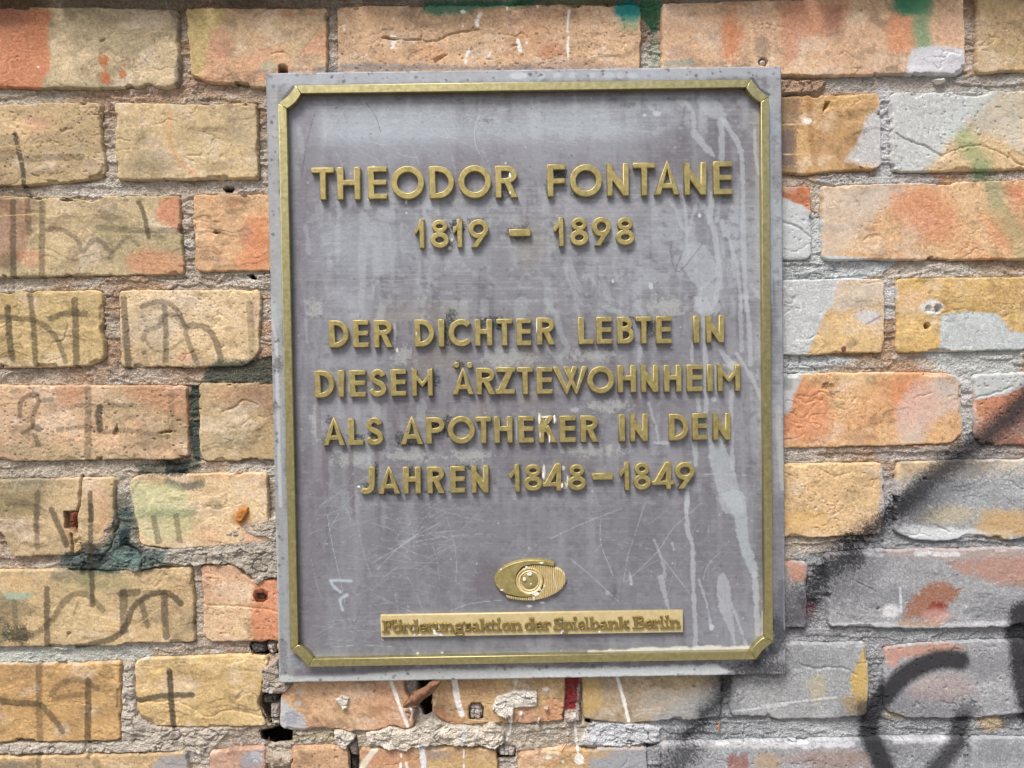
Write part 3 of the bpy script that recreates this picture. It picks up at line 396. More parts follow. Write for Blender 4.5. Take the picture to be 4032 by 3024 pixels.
LUMPS = [('L2', [(700, 200), (760, 120), (850, 150), (900, 230), (1060, 260), (1380, 235), (1440, 160), (1560, 100), (1770, 60), (1780, 300), (1780, 440), (1700, 450), (1640, 490), (1600, 440), (1530, 380), (1480, 360), (1230, 370), (1100, 360), (890, 400), (860, 410), (660, 395), (420, 390), (480, 310)], -0.4, (176, 170, 158)),
         ('L2', [(540, 130), (580, 200), (560, 280), (720, 280), (735, 60), (690, 100), (620, 200)], -0.6, (182, 168, 146)),
         ('L2', [(400, 20), (450, 120), (470, 200), (480, 300), (540, 260), (520, 180), (490, 60)], -0.3, (196, 170, 120)),
         ('B0', [(640, 250), (690, 220), (760, 240), (755, 310), (710, 350), (680, 300)], -2.5, (232, 226, 214)), ('B0', [(1880, 330), (1910, 240), (2000, 200), (2060, 180), (2245, 190), (2250, 320), (2140, 325), (2060, 330), (2050, 420), (1960, 400), (1890, 360)], -1.6, (228, 224, 216)),
         ('B0', [(620, 130), (640, 140), (640, 260), (622, 270), (628, 200)], -.8, (206, 198, 180)),
         ('B0', [(885, 520), (990, 500), (1080, 465), (1200, 500), (1270, 480), (1400, 390), (1500, 440), (1560, 460), (1680, 470), (1800, 500), (1860, 430), (1900, 440), (1980, 520), (1985, 600), (1910, 650), (1800, 625), (1500, 625), (1260, 640), (1210, 670), (900, 620)], -2.2, (222, 214, 200)),
         ('B0', [(630, 495), (700, 490), (800, 540), (805, 590), (740, 650), (690, 640), (650, 600)], -2.5, (230, 224, 212)),
         ('B0', [(1195, 280), (1290, 240), (1300, 300), (1270, 420), (1240, 470), (1210, 400), (1180, 330)], -1.0, (150, 120, 96)), ('B0', [(60, 20), (190, -60), (230, 120), (310, 140), (250, 215), (70, 200)], -1.6, (172, 162, 150)),
         ('B0', [(100, 680), (240, 720), (310, 720), (300, 790), (150, 804), (80, 760)], -.5, (176, 160, 140)), ('B1', [(450, 400), (540, 390), (590, 430), (460, 450)], -.5, (204, 190, 184)),
         ('B1', [(80, 355), (125, 360), (120, 400), (100, 400)], -1.2, (216, 210, 204)), ('B1', [(270, 310), (330, 310), (320, 350), (280, 355)], -1.2, (206, 186, 174)), ('B1', [(230, 400), (265, 400), (260, 450), (225, 450)], -1, (210, 200, 186)),
         ('B1', [(560, 640), (640, 450), (900, 455), (1090, 450), (1210, 500), (1210, 615), (900, 640)], 2.2, (206, 208, 210)), ('B0', [(290, 520), (430, 530), (640, 510), (640, 610), (300, 620)], 3.5, (176, 166, 140)),
         ('L2', [(1450, 1440), (1360, 1540), (1310, 1600), (1200, 1560), (-200, 1585), (-200, 1500), (760, 1495), (780, 1000), (840, 1000), (860, 1330), (960, 1400), (1440, 1405)], 2.0, (196, 188, 176)),
         ('R0', [(60, 510), (430, 520), (400, 560), (390, 600), (60, 620)], 1.6, (170, 142, 118))]
CRACKS = [('T0', [(1220, 318), (1350, 325), (1470, 318), (1560, 275), (1640, 255), (1780, 240)], 9, 1.6), ('T0', [(0, 145), (70, 100), (110, 75)], 7, 1.2), ('T0', [(350, 470), (420, 370), (545, 190)], 5, .5), ('T0', [(135, 430), (190, 415), (250, 430), (280, 480)], 7, .8),
          ('T1', [(0, 280), (60, 290), (110, 265), (160, 300)], 8, 1.0), ('L1', [(530, 1455), (525, 1560), (520, 1640), (505, 1700)], 8, 4), ('L2', [(460, 170), (465, 230), (462, 300)], 8, 4), ('L2', [(650, 320), (700, 260), (740, 190), (745, 130)], 8, 2.5), ('L2', [(910, 400), (910, 310), (870, 260), (810, 230)], 7, 2),
          ('L1', [(430, 520), (440, 470), (420, 560), (340, 580)], 6, .9), ('L1', [(1450, 1030), (1540, 1000), (1600, 950), (1680, 990)], 8, 1.0), ('L2', [(1290, 615), (1400, 620), (1560, 630), (1770, 660)], 6, 1.0), ('R0', [(880, 870), (960, 920), (1080, 960), (1180, 1025)], 9, 1.6), ('R0', [(1170, 1020), (1300, 970), (1400, 950), (1560, 1000), (1712, 1090)], 7, .9),
          ('R1', [(150, 1430), (240, 1470)], 7, .7), ('R1', [(370, 1400), (440, 1440), (500, 1450), (580, 1430)], 7, .6), ('R1', [(1000, 940), (1110, 910)], 6, .7), ('R2', [(240, 990), (340, 1020), (500, 1015), (600, 1060)], 9, 1.2), ('R2', [(1100, 110), (1200, 150)], 7, .8),
          ('R0', [(140, 1450), (230, 1480), (320, 1550)], 9, 1.2), ('R1', [(1400, 940), (1500, 915), (1640, 870)], 8, 1.0), ('L2', [(850, 1240), (1150, 1240), (1300, 1330), (1400, 1310), (1480, 1290), (1660, 1330)], 7, .7), ('L0', [(330, 1140), (420, 1130)], 8, .8), ('L0', [(770, 905), (850, 925)], 6, .8),
          ('L0', [(400, 860), (430, 845), (470, 840)], 8, 1), ('B0', [(630, 330), (680, 410), (720, 480)], 7, 1), ('L0', [(600, 745), (640, 750), (660, 700)], 8, 1.4), ('R0', [(980, 620), (1060, 615), (1000, 630)], 10, 1.5), ('R0', [(1260, 615), (1400, 622), (1480, 605)], 12, 1.5), ('R0', [(1610, 1000), (1650, 1050), (1712, 1080)], 9, 1.5)]
def holes_at(X, Y):
    """extra depth (m) of drilled and broken holes"""
    out = np.zeros(X.shape)
    for c, pts, mm in HOLES:
        p = cv(c, pts); a = np.array(p); m = (X > a[:, 0].min() - 8) & (X < a[:, 0].max() + 8) & (Y > a[:, 1].min() - 8) & (Y < a[:, 1].max() + 8)
        if not m.any(): continue
        d = sdf(X[m], Y[m], p) + 2.0 * fbm(X[m], Y[m], 14, 14, 2, 5)
        out[m] = np.maximum(out[m], (1 - sst(-5, 2, d)) * mm * 1e-3)
    for c, pts, wd, mm in CRACKS:
        p = smooth_line(cv(c, pts)); a = np.array(p); m = (X > a[:, 0].min() - 14) & (X < a[:, 0].max() + 14) & (Y > a[:, 1].min() - 14) & (Y < a[:, 1].max() + 14)
        if not m.any(): continue
        x, y = X[m], Y[m]; k = CR[c][2]
        d = seg_dist(x + 4 * fbm(x, y, 25, 25, 2, 8), y + 5 * fbm(x, y, 20, 20, 2, 9), p)
        out[m] = np.maximum(out[m], (1 - sst(0, wd / k + 1.5, d)) * mm * 1e-3)
    return out

# ------------------------------------------------------------------ materials
def mat(name, fn):
    m = bpy.data.materials.new(name); m.use_nodes = True; t = m.node_tree; t.nodes.clear()
    b = t.nodes.new("ShaderNodeBsdfPrincipled"); o = t.nodes.new("ShaderNodeOutputMaterial"); t.links.new(b.outputs[0], o.inputs[0])
    fn(t, b); return m
def N(t, typ, **kw):
    n = t.nodes.new(typ)
    for k, v in kw.items():
        if k.startswith('i_'):
            n.inputs[int(k[2:]) if k[2:].isdigit() else k[2:]].default_value = v
        else: setattr(n, k, v)
    return n
def noise(t, scale, detail=4, rough=.6, vec=None):
    n = N(t, "ShaderNodeTexNoise"); n.inputs['Scale'].default_value = scale; n.inputs['Detail'].default_value = detail; n.inputs['Roughness'].default_value = rough
    if vec is None:
        g = N(t, "ShaderNodeNewGeometry"); vec = g.outputs['Position']
    t.links.new(vec, n.inputs['Vector']); return n.outputs['Fac']
def stretch(t, s):
    g = N(t, "ShaderNodeNewGeometry"); m = N(t, "ShaderNodeMapping"); m.inputs['Scale'].default_value = s
    t.links.new(g.outputs['Position'], m.inputs['Vector']); return m.outputs[0]
def mrange(t, f, a, b, c, d):
    n = N(t, "ShaderNodeMapRange"); t.links.new(f, n.inputs[0])
    for i, v in enumerate((a, b, c, d)): n.inputs[i + 1].default_value = v
    return n.outputs[0]
def vmul(t, col, f):
    n = N(t, "ShaderNodeMix", data_type='RGBA', blend_type='MULTIPLY'); n.inputs[0].default_value = 1
    t.links.new(col, n.inputs[6])
    c = N(t, "ShaderNodeCombineColor")
    for i in range(3): t.links.new(f, c.inputs[i])
    t.links.new(c.outputs[0], n.inputs[7]); return n.outputs[2]
def bump(t, b, f, s, dist, prev=None):
    n = N(t, "ShaderNodeBump"); n.inputs['Strength'].default_value = s; n.inputs['Distance'].default_value = dist
    t.links.new(f, n.inputs['Height'])
    if prev is not None: t.links.new(prev, n.inputs['Normal'])
    t.links.new(n.outputs[0], b.inputs['Normal']); return n.outputs[0]
def painted(amp, bscale, bstr, bdist, r0, r1, vor=None, spec=.3):
    def f(t, b):
        a = N(t, "ShaderNodeAttribute", attribute_name='pigment')
        n = noise(t, bscale, 5, .7); c = vmul(t, a.outputs['Color'], mrange(t, n, .3, .7, 1 - amp, 1 + amp))
        n2 = noise(t, bscale * .25, 3, .6); c = vmul(t, c, mrange(t, n2, .3, .7, 1 - amp * .6, 1 + amp * .6))
        t.links.new(c, b.inputs['Base Color'])
        t.links.new(mrange(t, a.outputs['Alpha'], 0, 1, r0, r1), b.inputs['Roughness']); t.links.new(mrange(t, a.outputs['Alpha'], 0, .5, 0, .35), b.inputs['Metallic'])
        b.inputs['Specular IOR Level'].default_value = spec
        p = bump(t, b, n, bstr, bdist)
        if vor:
            v = N(t, "ShaderNodeTexVoronoi"); v.inputs['Scale'].default_value = vor
            g = N(t, "ShaderNodeNewGeometry"); t.links.new(g.outputs['Position'], v.inputs['Vector'])
            bump(t, b, v.outputs['Distance'], bstr * .8, bdist * .8, p)
    return f
M = {}
M['brick'] = mat('fired_clay', painted(.17, 1100, .6, .0006, .9, .42))
M['mortar'] = mat('lime_mortar', painted(.22, 800, .9, .0014, .95, .5, 650))
def platef(t, b):
    a = N(t, "ShaderNodeAttribute", attribute_name='pigment')
    br = noise(t, 1, 4, .65, stretch(t, (260, 260, 2200))); n = noise(t, 1400, 4, .7)
    c = vmul(t, a.outputs['Color'], mrange(t, br, .3, .7, .93, 1.07)); c = vmul(t, c, mrange(t, n, .3, .7, .92, 1.08))
    t.links.new(c, b.inputs['Base Color']); b.inputs['Metallic'].default_value = .12
    t.links.new(mrange(t, n, .3, .7, .5, .68), b.inputs['Roughness']); b.inputs['Specular IOR Level'].default_value = .4
    bump(t, b, n, .25, .0003)
M['plate'] = mat('patinated_bronze', platef)
def brassf(c1, c2, rough, flecks=True, metal=.7):
    def f(t, b):
        n1 = noise(t, 260, 5, .65); n2 = noise(t, 900, 3, .6)
        r = N(t, "ShaderNodeValToRGB"); r.color_ramp.elements[0].position = .35; r.color_ramp.elements[1].position = .68
        r.color_ramp.elements[0].color = (*lin(c1), 1); r.color_ramp.elements[1].color = (*lin(c2), 1); t.links.new(n1, r.inputs[0])
        mx = N(t, "ShaderNodeMix", data_type='RGBA'); mx.inputs[7].default_value = (*lin((206, 192, 132)), 1)
        t.links.new(mrange(t, n2, .62, .70, 0, .75 if flecks else .06), mx.inputs[0]); t.links.new(r.outputs[0], mx.inputs[6])
        d = noise(t, 420, 4, .7); mx2 = N(t, "ShaderNodeMix", data_type='RGBA'); mx2.inputs[7].default_value = (*lin((70, 66, 48)), 1)
        t.links.new(mrange(t, d, .64, .72, 0, .6 if flecks else .12), mx2.inputs[0]); t.links.new(mx.outputs[2], mx2.inputs[6])
        t.links.new(mx2.outputs[2], b.inputs['Base Color']); b.inputs['Metallic'].default_value = metal
        t.links.new(mrange(t, n1, .3, .7, rough - .06, rough + .1), b.inputs['Roughness']); bump(t, b, n2, .3, .0003) if flecks else bump(t, b, n1, .12, .0004)
    return f
M['brass'] = mat('weathered_brass', brassf((156, 143, 92), (186, 173, 118), .48, True, .6))
M['bar'] = mat('brushed_brass', brassf((174, 166, 118), (200, 192, 144), .36, False, .9))
M['strip'] = mat('pale_cast_brass', brassf((206, 190, 142), (222, 206, 162), .5, False, .3))
M['small'] = mat('dark_cast_brass', brassf((132, 116, 68), (156, 138, 86), .45, False, .5))
def simple(c1, c2, sc_, rough, bs=.5, bd=.0006, s=(1, 1, 1)):
    def f(t, b):
        n = noise(t, sc_, 5, .65, stretch(t, s)); r = N(t, "ShaderNodeValToRGB"); r.color_ramp.elements[0].position = .35; r.color_ramp.elements[1].position = .65
        r.color_ramp.elements[0].color = (*lin(c1), 1); r.color_ramp.elements[1].color = (*lin(c2), 1); t.links.new(n, r.inputs[0])
        t.links.new(r.outputs[0], b.inputs['Base Color']); b.inputs['Roughness'].default_value = rough; bump(t, b, n, bs, bd)
    return f
M['wood'] = mat('weathered_wood', simple((120, 112, 106), (196, 190, 184), 500, .9, .8, .001)); M['charred'] = mat('charred_wood', simple((46, 44, 44), (110, 106, 104), 600, .85, .9, .001))
M['rust'] = mat('rusted_iron', simple((70, 34, 24), (128, 66, 36), 700, .8)); M['rusto'] = mat('orange_rust', simple((150, 92, 40), (190, 130, 66), 500, .9))
M['leaf'] = mat('dry_leaf', simple((96, 66, 50), (150, 108, 82), 260, .8)); M['needle'] = mat('dry_needle', simple((150, 96, 46), (180, 120, 60), 300, .7))
M['core'] = mat('rubble_core', simple((120, 108, 96), (160, 148, 134), 90, .95)); M['ground'] = mat('pavement', simple((120, 116, 110), (150, 145, 136), 6, .9, .3, .01))
M['pebble'] = mat('pale_grit', simple((190, 186, 178), (226, 224, 218), 300, .8)); M['xbrick'] = mat('outer_brick', simple((186, 150, 104), (214, 170, 118), 24, .9, .5, .001, (1, 1, 3)))
def outer(t, b):
    oi = N(t, "ShaderNodeObjectInfo"); n = noise(t, 60, 5, .65); n2 = noise(t, 900, 4, .7)
    r1 = N(t, "ShaderNodeValToRGB"); e_ = r1.color_ramp.elements; e_[0].color = (*lin((188, 160, 118)), 1); e_[1].color = (*lin((196, 140, 104)), 1); e_.new(.5).color = (*lin((206, 174, 124)), 1)
    t.links.new(oi.outputs['Random'], r1.inputs[0]); mx = N(t, "ShaderNodeMix", data_type='RGBA'); mx.inputs[7].default_value = (*lin((140, 122, 100)), 1)
    t.links.new(mrange(t, n, .4, .65, 0, .6), mx.inputs[0]); t.links.new(r1.outputs[0], mx.inputs[6]); t.links.new(vmul(t, mx.outputs[2], mrange(t, n2, .3, .7, .8, 1.15)), b.inputs['Base Color'])
    b.inputs['Roughness'].default_value = .9; p = bump(t, b, n2, .7, .001); bump(t, b, n, .6, .004, p)
M['xbrick'] = mat('outer_brick_clay', outer)
M['paint'] = mat('white_paint_chip', simple((226, 226, 222), (240, 240, 238), 200, .5))

# ------------------------------------------------------------------ objects
def thing(name, label, cat, loc, group=None):
    o = bpy.data.objects.new(name, None); C.objects.link(o); o.location = loc; o['label'] = label; o['category'] = cat; o.empty_display_size = .02
    if group: o['group'] = group
    return o
def link(o, parent=None):
    C.objects.link(o)
    if parent:
        o.parent = parent; p = parent; T = Vector(p.location)
        while p.parent: p = p.parent; T += p.location
        o.location = -T if o.location.length == 0 else o.location
    return o
def mesh_np(name, V, F, m, col=None, alpha=None, smooth=True):
    me = bpy.data.meshes.new(name); me.vertices.add(len(V)); me.vertices.foreach_set('co', np.asarray(V, np.float32).ravel())
    F = np.asarray(F, np.int32); k = F.shape[1]; me.loops.add(F.size); me.loops.foreach_set('vertex_index', F.ravel())
    me.polygons.add(len(F)); me.polygons.foreach_set('loop_start', np.arange(len(F), dtype=np.int32) * k); me.polygons.foreach_set('loop_total', np.full(len(F), k, np.int32))
    me.polygons.foreach_set('use_smooth', np.full(len(F), smooth)); me.update(calc_edges=True)
    if col is not None:
        a = me.color_attributes.new('pigment', 'FLOAT_COLOR', 'POINT'); c = np.ones((len(V), 4), np.float32); c[:, :3] = np.clip(col, 0, 1); c[:, 3] = 0 if alpha is None else alpha
        a.data.foreach_set('color', c.ravel())
    me.materials.append(m); return me
def grid_faces(nx, ny, keep):
    i = np.arange(nx * ny).reshape(ny, nx); q = np.stack([i[:-1, :-1], i[1:, :-1], i[1:, 1:], i[:-1, 1:]], -1).reshape(-1, 4)
    k = keep.reshape(ny, nx); kq = (k[:-1, :-1] & k[1:, :-1] & k[1:, 1:] & k[:-1, 1:]).ravel()
    q = q[kq]; used = np.zeros(nx * ny, bool); used[q.ravel()] = True; remap = np.cumsum(used) - 1
    return remap[q], used
def axis(a, b, st, lo, hi, coarse=16):
    out = [a]
    while out[-1] < b:
        out.append(out[-1] + (st if lo <= out[-1] <= hi else coarse))
    return np.array(out)
ST = 3.3
PLQ = [(1100, 330), (3040, 310), (3060, 2610), (1140, 2640)]       # behind this nothing shows
wall = thing('brick_wall', 'old yellow and orange brick wall with spray paint and marker scrawls behind the plaque', 'wall', (0, 0, 0))

def clay(X, Y, b):
    s = b['seed']; n = fbm(X, Y, 260, 130, 4, s); n = sst(-.35, .35, n + .25 * fbm(X, Y, 30, 30, 3, s + 3))
    c = lin(b['c1']) * (1 - n[:, None]) + lin(b['c2']) * n[:, None]
    f = 1 + .18 * fbm(X, Y, 11, 9, 2, s + 5) + .20 * vnoise(X / 4.0, Y / 3.6, s + 6)
    cn = Canvas(X, Y, c)
    dk = sst(.15, .55, fbm(X, Y, 70, 50, 4, s + 9)); cn.c *= (1 - .30 * dk)[:, None]
    so_ = (sst(-.05, .45, fbm(X, Y, 190, 110, 4, s + 60)) * (.22 + .26 * vnoise(X / 5, Y / 5, s + 61)) * b.get('soot', 1))[:, None]; cn.c = cn.c * (1 - so_) + lin((112, 98, 82)) * so_
    pl_ = (sst(.1, .5, fbm(X, Y, 120, 80, 4, s + 62)) * .38)[:, None]; cn.c = cn.c * (1 - pl_) + lin((222, 204, 176)) * pl_
    sp = sst(.5, .62, fbm(X, Y, 10, 8, 2, s + 11)) * sst(.0, .4, fbm(X, Y, 160, 120, 2, s + 12)); cn.c = cn.c * (1 - .4 * sp[:, None])
    for p in b['p']:
        if p[0] == 'poly': cn.poly(p[1], p[2], p[3], p[4] * .9, p[5] * 1.5 + 4, .2, 9, 16, seed=s, rnd=True)
        else: cn.blob(p[1], p[2], p[3], p[4], p[5], p[6], p[7], .75, .2, 9, .4, seed=s)
    cn.c *= f[:, None]
    L = (cn.c @ np.array([.25, .6, .15]))[:, None]; cn.c = L + (cn.c - L) * .76; cn.c = cn.c * np.array([1.03, .995, 1.05]); cn.c[:, 1] += .08 * np.maximum(cn.c[:, 0] - cn.c[:, 1], 0)
    return cn
def relief(X, Y, s, rough):
    pt = sst(-.3, .4, fbm(X, Y, 150, 110, 2, s + 7))
    h = .35 * fbm(X, Y, 200, 120, 2, s) + .10 * fbm(X, Y, 34, 20, 3, s + 1) + rough * (.25 + (.45 + .2 * (s % 4)) * pt) * (.13 * fbm(X, Y, 15, 7, 2, s + 2) + .12 * vnoise(X / 5.2, Y / 3.8, s + 4))
    wx = X + 40 * fbm(X, Y, 120, 120, 3, s + 20); wy = Y + 30 * fbm(X, Y, 90, 90, 3, s + 21)
    n = fbm(wx, wy, 230, 95, 2, s + 22); msk = sst(-.1, .35, fbm(X, Y, 140, 100, 2, s + 24))
    h = h + .38 * rough * msk * (sst(-.012, .008, n) + sst(.25, .27, n))      # folds of the pressed clay
    cr = np.exp(-(fbm(wx, wy, 150, 80, 3, s + 30) / .02) ** 2) * sst(.12, .3, fbm(X, Y, 200, 120, 2, s + 31)); h = h - .8 * cr
    pit = sst(.80, .88, fbm(X, Y, 10, 9, 1, s + 40)); h = h - (1.0 if s % 3 == 0 else .25) * pit * rough; h = h - .25 * sst(.5, .8, fbm(X, Y, 9, 5, 1, s + 41)) * pt
    return h * 1e-3
for b in BR:
    poly = []
    pp = b['poly']; n = len(pp)
    for i in range(n):
        a, c, d = np.array(pp[i - 1]), np.array(pp[i]), np.array(pp[(i + 1) % n])
        la, ld = np.linalg.norm(a - c), np.linalg.norm(d - c); k = 9
        poly.append(tuple(c + (a - c) * min(k / la, .3))); poly.append(tuple(c + (d - c) * min(k / ld, .3)))
    a = np.array(poly); x0, y0 = a.min(0) - 16; x1, y1 = a.max(0) + 16
    xs = axis(x0, x1, ST, -30, 4062); ys = axis(y0, y1, ST, -30, 3054)
    gx, gy = np.meshgrid(xs, ys); X, Y = gx.ravel(), gy.ravel(); s = b['seed']
    d = sdf(X, Y, poly)
    en = 4.2 * fbm(X, Y, 80, 60, 3, s + 50) + 2.6 * fbm(X, Y, 20, 20, 2, s + 51) + 11 * sst(.46, .64, fbm(X, Y, 80, 60, 3, s + 54))
    chip = sst(.36, .6, fbm(X, Y, 95, 95, 2, s + 52)) * 12
    de = d + en
    r = 5 + 2.5 * fbm(X, Y, 90, 90, 1, s + 53)
    t = np.clip(1 + de / r, 0, 1)
    yy = -relief(X, Y, s, b['rough']) + .0008 * t ** 2 - b['off'] * 1e-3
    yy = yy + .0016 * sst(-5, 0, d + chip - 3 + en) * sst(0, 6, chip)
    yy = yy + np.where(de > 0, np.minimum(de, 9) * .0018, 0)
    rr = random.Random(s); yy = yy + rr.uniform(-.0009, .0009) + (X - a[:, 0].mean()) / 1200 * rr.uniform(-.001, .001) + (Y - a[:, 1].mean()) / 300 * rr.uniform(-.0007, .0007)
    hd = holes_at(X, Y); yy = yy + hd
    inp = sdf(X, Y, PLQ) < 0
    F, used = grid_faces(len(xs), len(ys), (de < 10) & ~inp)
    X, Y, yy, hd = X[used], Y[used], yy[used], hd[used]
    cn = clay(X, Y, b); paint_wall(cn)
    wx, wz = P(X, Y, 0.0); wz = wz - .5 * hd * (Y > 2150); wx = wx - .25 * hd * (X < 1500)
    me = mesh_np('brick', np.stack([wx, yy, wz], 1), F, M['brick'], cn.c, cn.g)
    o = bpy.data.objects.new('brick', me); link(o, wall); b['wx'] = (wx.min(), wx.max()); b['wz'] = (wz.min(), wz.max())

# mortar
xs = axis(-520, 4560, ST, -30, 4062, 18); ys = axis(-140, 3180, ST, -30, 3054, 18)
gx, gy = np.meshgrid(xs, ys); X, Y = gx.ravel(), gy.ravel()
inside = np.full(X.shape, 1e3)
for b in BR:
    a = np.array(b['poly']); m = np.nonzero((X > a[:, 0].min() - 30) & (X < a[:, 0].max() + 30) & (Y > a[:, 1].min() - 30) & (Y < a[:, 1].max() + 30))[0]
    inside[m] = np.minimum(inside[m], sdf(X[m], Y[m], b['poly']))
keep = inside > -16
lump = np.zeros(X.shape, bool)
for c, pts, mm, col in LUMPS:
    p = cv(c, pts); a = np.array(p); m = np.nonzero((X > a[:, 0].min() - 30) & (X < a[:, 0].max() + 30) & (Y > a[:, 1].min() - 30) & (Y < a[:, 1].max() + 30))[0]
    k = m[sdf(X[m], Y[m], p) < 16]; lump[k] = True
keep = (keep | lump) & ~(sdf(X, Y, PLQ) < 0)
F, used = grid_faces(len(xs), len(ys), keep); X, Y, inside = X[used], Y[used], inside[used]
h = 1.4 * fbm(X, Y, 240, 80, 3, 500) + .9 * fbm(X, Y, 60, 38, 3, 501) + .62 * fbm(X, Y, 13, 11, 2, 502) + .34 * vnoise(X / 5, Y / 4.6, 503)
ly = fbm(X + 40 * fbm(X, Y, 80, 60, 3, 504), Y + 10 * fbm(X, Y, 50, 50, 2, 508), 280, 44, 2, 505); h = h + 1.3 * sst(-.03, .02, ly) - .8 * sst(.3, .34, ly)       # torn layers of the joint
cr = np.exp(-(fbm(X, Y, 120, 60, 3, 506) / .02) ** 2) * sst(.1, .3, fbm(X, Y, 200, 160, 2, 507)); h = h - 1.6 * cr
h = h - 2.3 * sst(-6, 8, -inside)                                                             # sinks behind the brick
yy = .0042 - h * 1e-3
nn = fbm(X, Y, 260, 120, 4, 520)[:, None] * 1.6
grey = sst(-.3, .3, fbm(X, Y, 420, 160, 3, 521) + (2300 - X) / 9000)[:, None]
c = lin((176, 150, 128)) * (1 - grey) + lin((186, 176, 162)) * grey
st_ = (sst(.0, .45, fbm(X, Y, 90, 50, 4, 541)) * .4)[:, None]; c = c * (1 - st_) + lin((112, 92, 74)) * st_
low = sst(2050, 2250, Y)[:, None] * (X < 2300)[:, None]; c = c * (1 - .5 * low) + lin((184, 176, 164)) * .5 * low
lt = sst(.15, .4, nn[:, 0])[:, None]; c = c * (1 - .55 * lt) + lin((206, 202, 196)) * .55 * lt
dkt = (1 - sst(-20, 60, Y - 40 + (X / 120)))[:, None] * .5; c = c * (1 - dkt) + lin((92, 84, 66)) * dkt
c = c * (1 + .24 * fbm(X, Y, 9, 8, 2, 522) + .22 * vnoise(X / 4.2, Y / 4.2, 523))[:, None]
cn = Canvas(X, Y, c)
for li, (cc, pts, mm, col) in enumerate(LUMPS):
    p = cv(cc, pts); a = np.array(p); m = np.nonzero((X > a[:, 0].min() - 30) & (X < a[:, 0].max() + 30) & (Y > a[:, 1].min() - 30) & (Y < a[:, 1].max() + 30))[0]
    if not len(m): continue
    x, y = X[m], Y[m]; d = sdf(x, y, p) + 5 * fbm(x, y, 30, 30, 3, 600 + li)
    k = 1 - sst(-5, 2, d)
    rg = 1.5 * fbm(x, y, 60, 34, 3, 610 + li) + .7 * fbm(x, y, 14, 9, 2, 611 + li) + .9 * sst(-.03, .03, fbm(x + 20 * fbm(x, y, 60, 60, 2, 1), y, 70, 40, 2, 612 + li)) + 1.2 * sst(-.02, .02, fbm(x, y + 12 * fbm(x, y, 40, 40, 2, 2), 80, 36, 2, 614 + li)) - 2.2 * np.exp(-(fbm(x, y, 60, 44, 2, 613 + li) / .03) ** 2)
    yy[m] = yy[m] * (1 - k) + k * (mm * 1e-3 - rg * 1e-3)
    k3 = (k * .85)[:, None]; tone = (1 + .18 * fbm(x, y, 24, 16, 3, 620 + li))[:, None]
    cn.c[m] = cn.c[m] * (1 - k3) + lin(col) * tone * k3
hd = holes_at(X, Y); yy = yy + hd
hole_shade = sst(.008, .02, hd)[:, None]; cn.c = cn.c * (1 - hole_shade) + lin((96, 80, 66)) * hole_shade          # darker brown painted inside deep holes, standing in for shade
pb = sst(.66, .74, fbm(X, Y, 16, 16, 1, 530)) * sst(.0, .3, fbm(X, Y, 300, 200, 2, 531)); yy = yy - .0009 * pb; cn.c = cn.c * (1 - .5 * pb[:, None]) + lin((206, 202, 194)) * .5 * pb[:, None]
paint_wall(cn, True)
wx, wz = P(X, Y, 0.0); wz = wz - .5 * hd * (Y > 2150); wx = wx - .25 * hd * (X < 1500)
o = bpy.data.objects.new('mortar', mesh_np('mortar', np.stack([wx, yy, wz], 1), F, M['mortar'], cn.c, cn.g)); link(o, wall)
mx0, mx1, mz0, mz1 = wx.min(), wx.max(), wz.min(), wz.max()

# outer courses (seen only from a step aside): shared low meshes
def low_brick(L, H, seed):
    r = random.Random(seed); nx, nz = (5 if L > .2 else 3), 2; V = []; Fc = []
    for j in range(nz + 1):
        for i in range(nx + 1):
            e = (i in (0, nx)) or (j in (0, nz)); V.append((L * i / nx, (.0015 if e else r.uniform(-.0006, .0006)), H * j / nz))
    for j in range(nz):
        for i in range(nx): k = j * (nx + 1) + i; Fc.append((k, k + 1, k + nx + 2, k + nx + 1))
    ring = [i for i in range(nx + 1)] + [j * (nx + 1) + nx for j in range(1, nz + 1)] + [nz * (nx + 1) + i for i in range(nx - 1, -1, -1)] + [j * (nx + 1) for j in range(nz - 1, 0, -1)]
    s = len(V); V += [(V[i][0], .02, V[i][2]) for i in ring]; n = len(ring)
    for q in range(n): Fc.append((ring[q], s + q, s + (q + 1) % n, ring[(q + 1) % n]))
    me = bpy.data.meshes.new('brick'); me.from_pydata(V, [], Fc); me.materials.append(M['xbrick']); me.validate(); return me
HB = .0625; STR = [low_brick(.250, HB, i) for i in range(3)]; HDR = [low_brick(.117, HB, 9 + i) for i in range(3)]
def lay(x, z, st, y=0.0, k=0):
    o = bpy.data.objects.new('brick', (STR if st else HDR)[k % 3]); o.location = (x, y, z); C.objects.link(o); o.parent = wall
rows = {}
for b in BR:
    r = rows.setdefault(b['row'], [9, -9, []]); r[0] = min(r[0], b['wx'][0]); r[1] = max(r[1], b['wx'][1]); r[2] += [b['wz']]
pitch = None; zc = {}
for k, r in rows.items(): zc[k] = np.mean([(q[0] + q[1]) / 2 for q in r[2]])
pitch = (zc[1] - zc[8]) / 7
X0, X1 = -.95, .95
def course(z, a, b_, st, y=0):
    x = a; k = 0
    while x < b_ - .02: lay(x, z, st, y, k); x += (.250 if st else .117) + .0085; k += 1
for k, r in rows.items():
    z = zc[k] - HB / 2; st = k % 2 == 1; L = (.250 if st else .117) + .0085
    x = r[0] - .004
    while x > X0 + .1: x -= L; lay(x, z, st, 0, int(x * 50))
    course(z, r[1] + .004, X1 - .1, st)
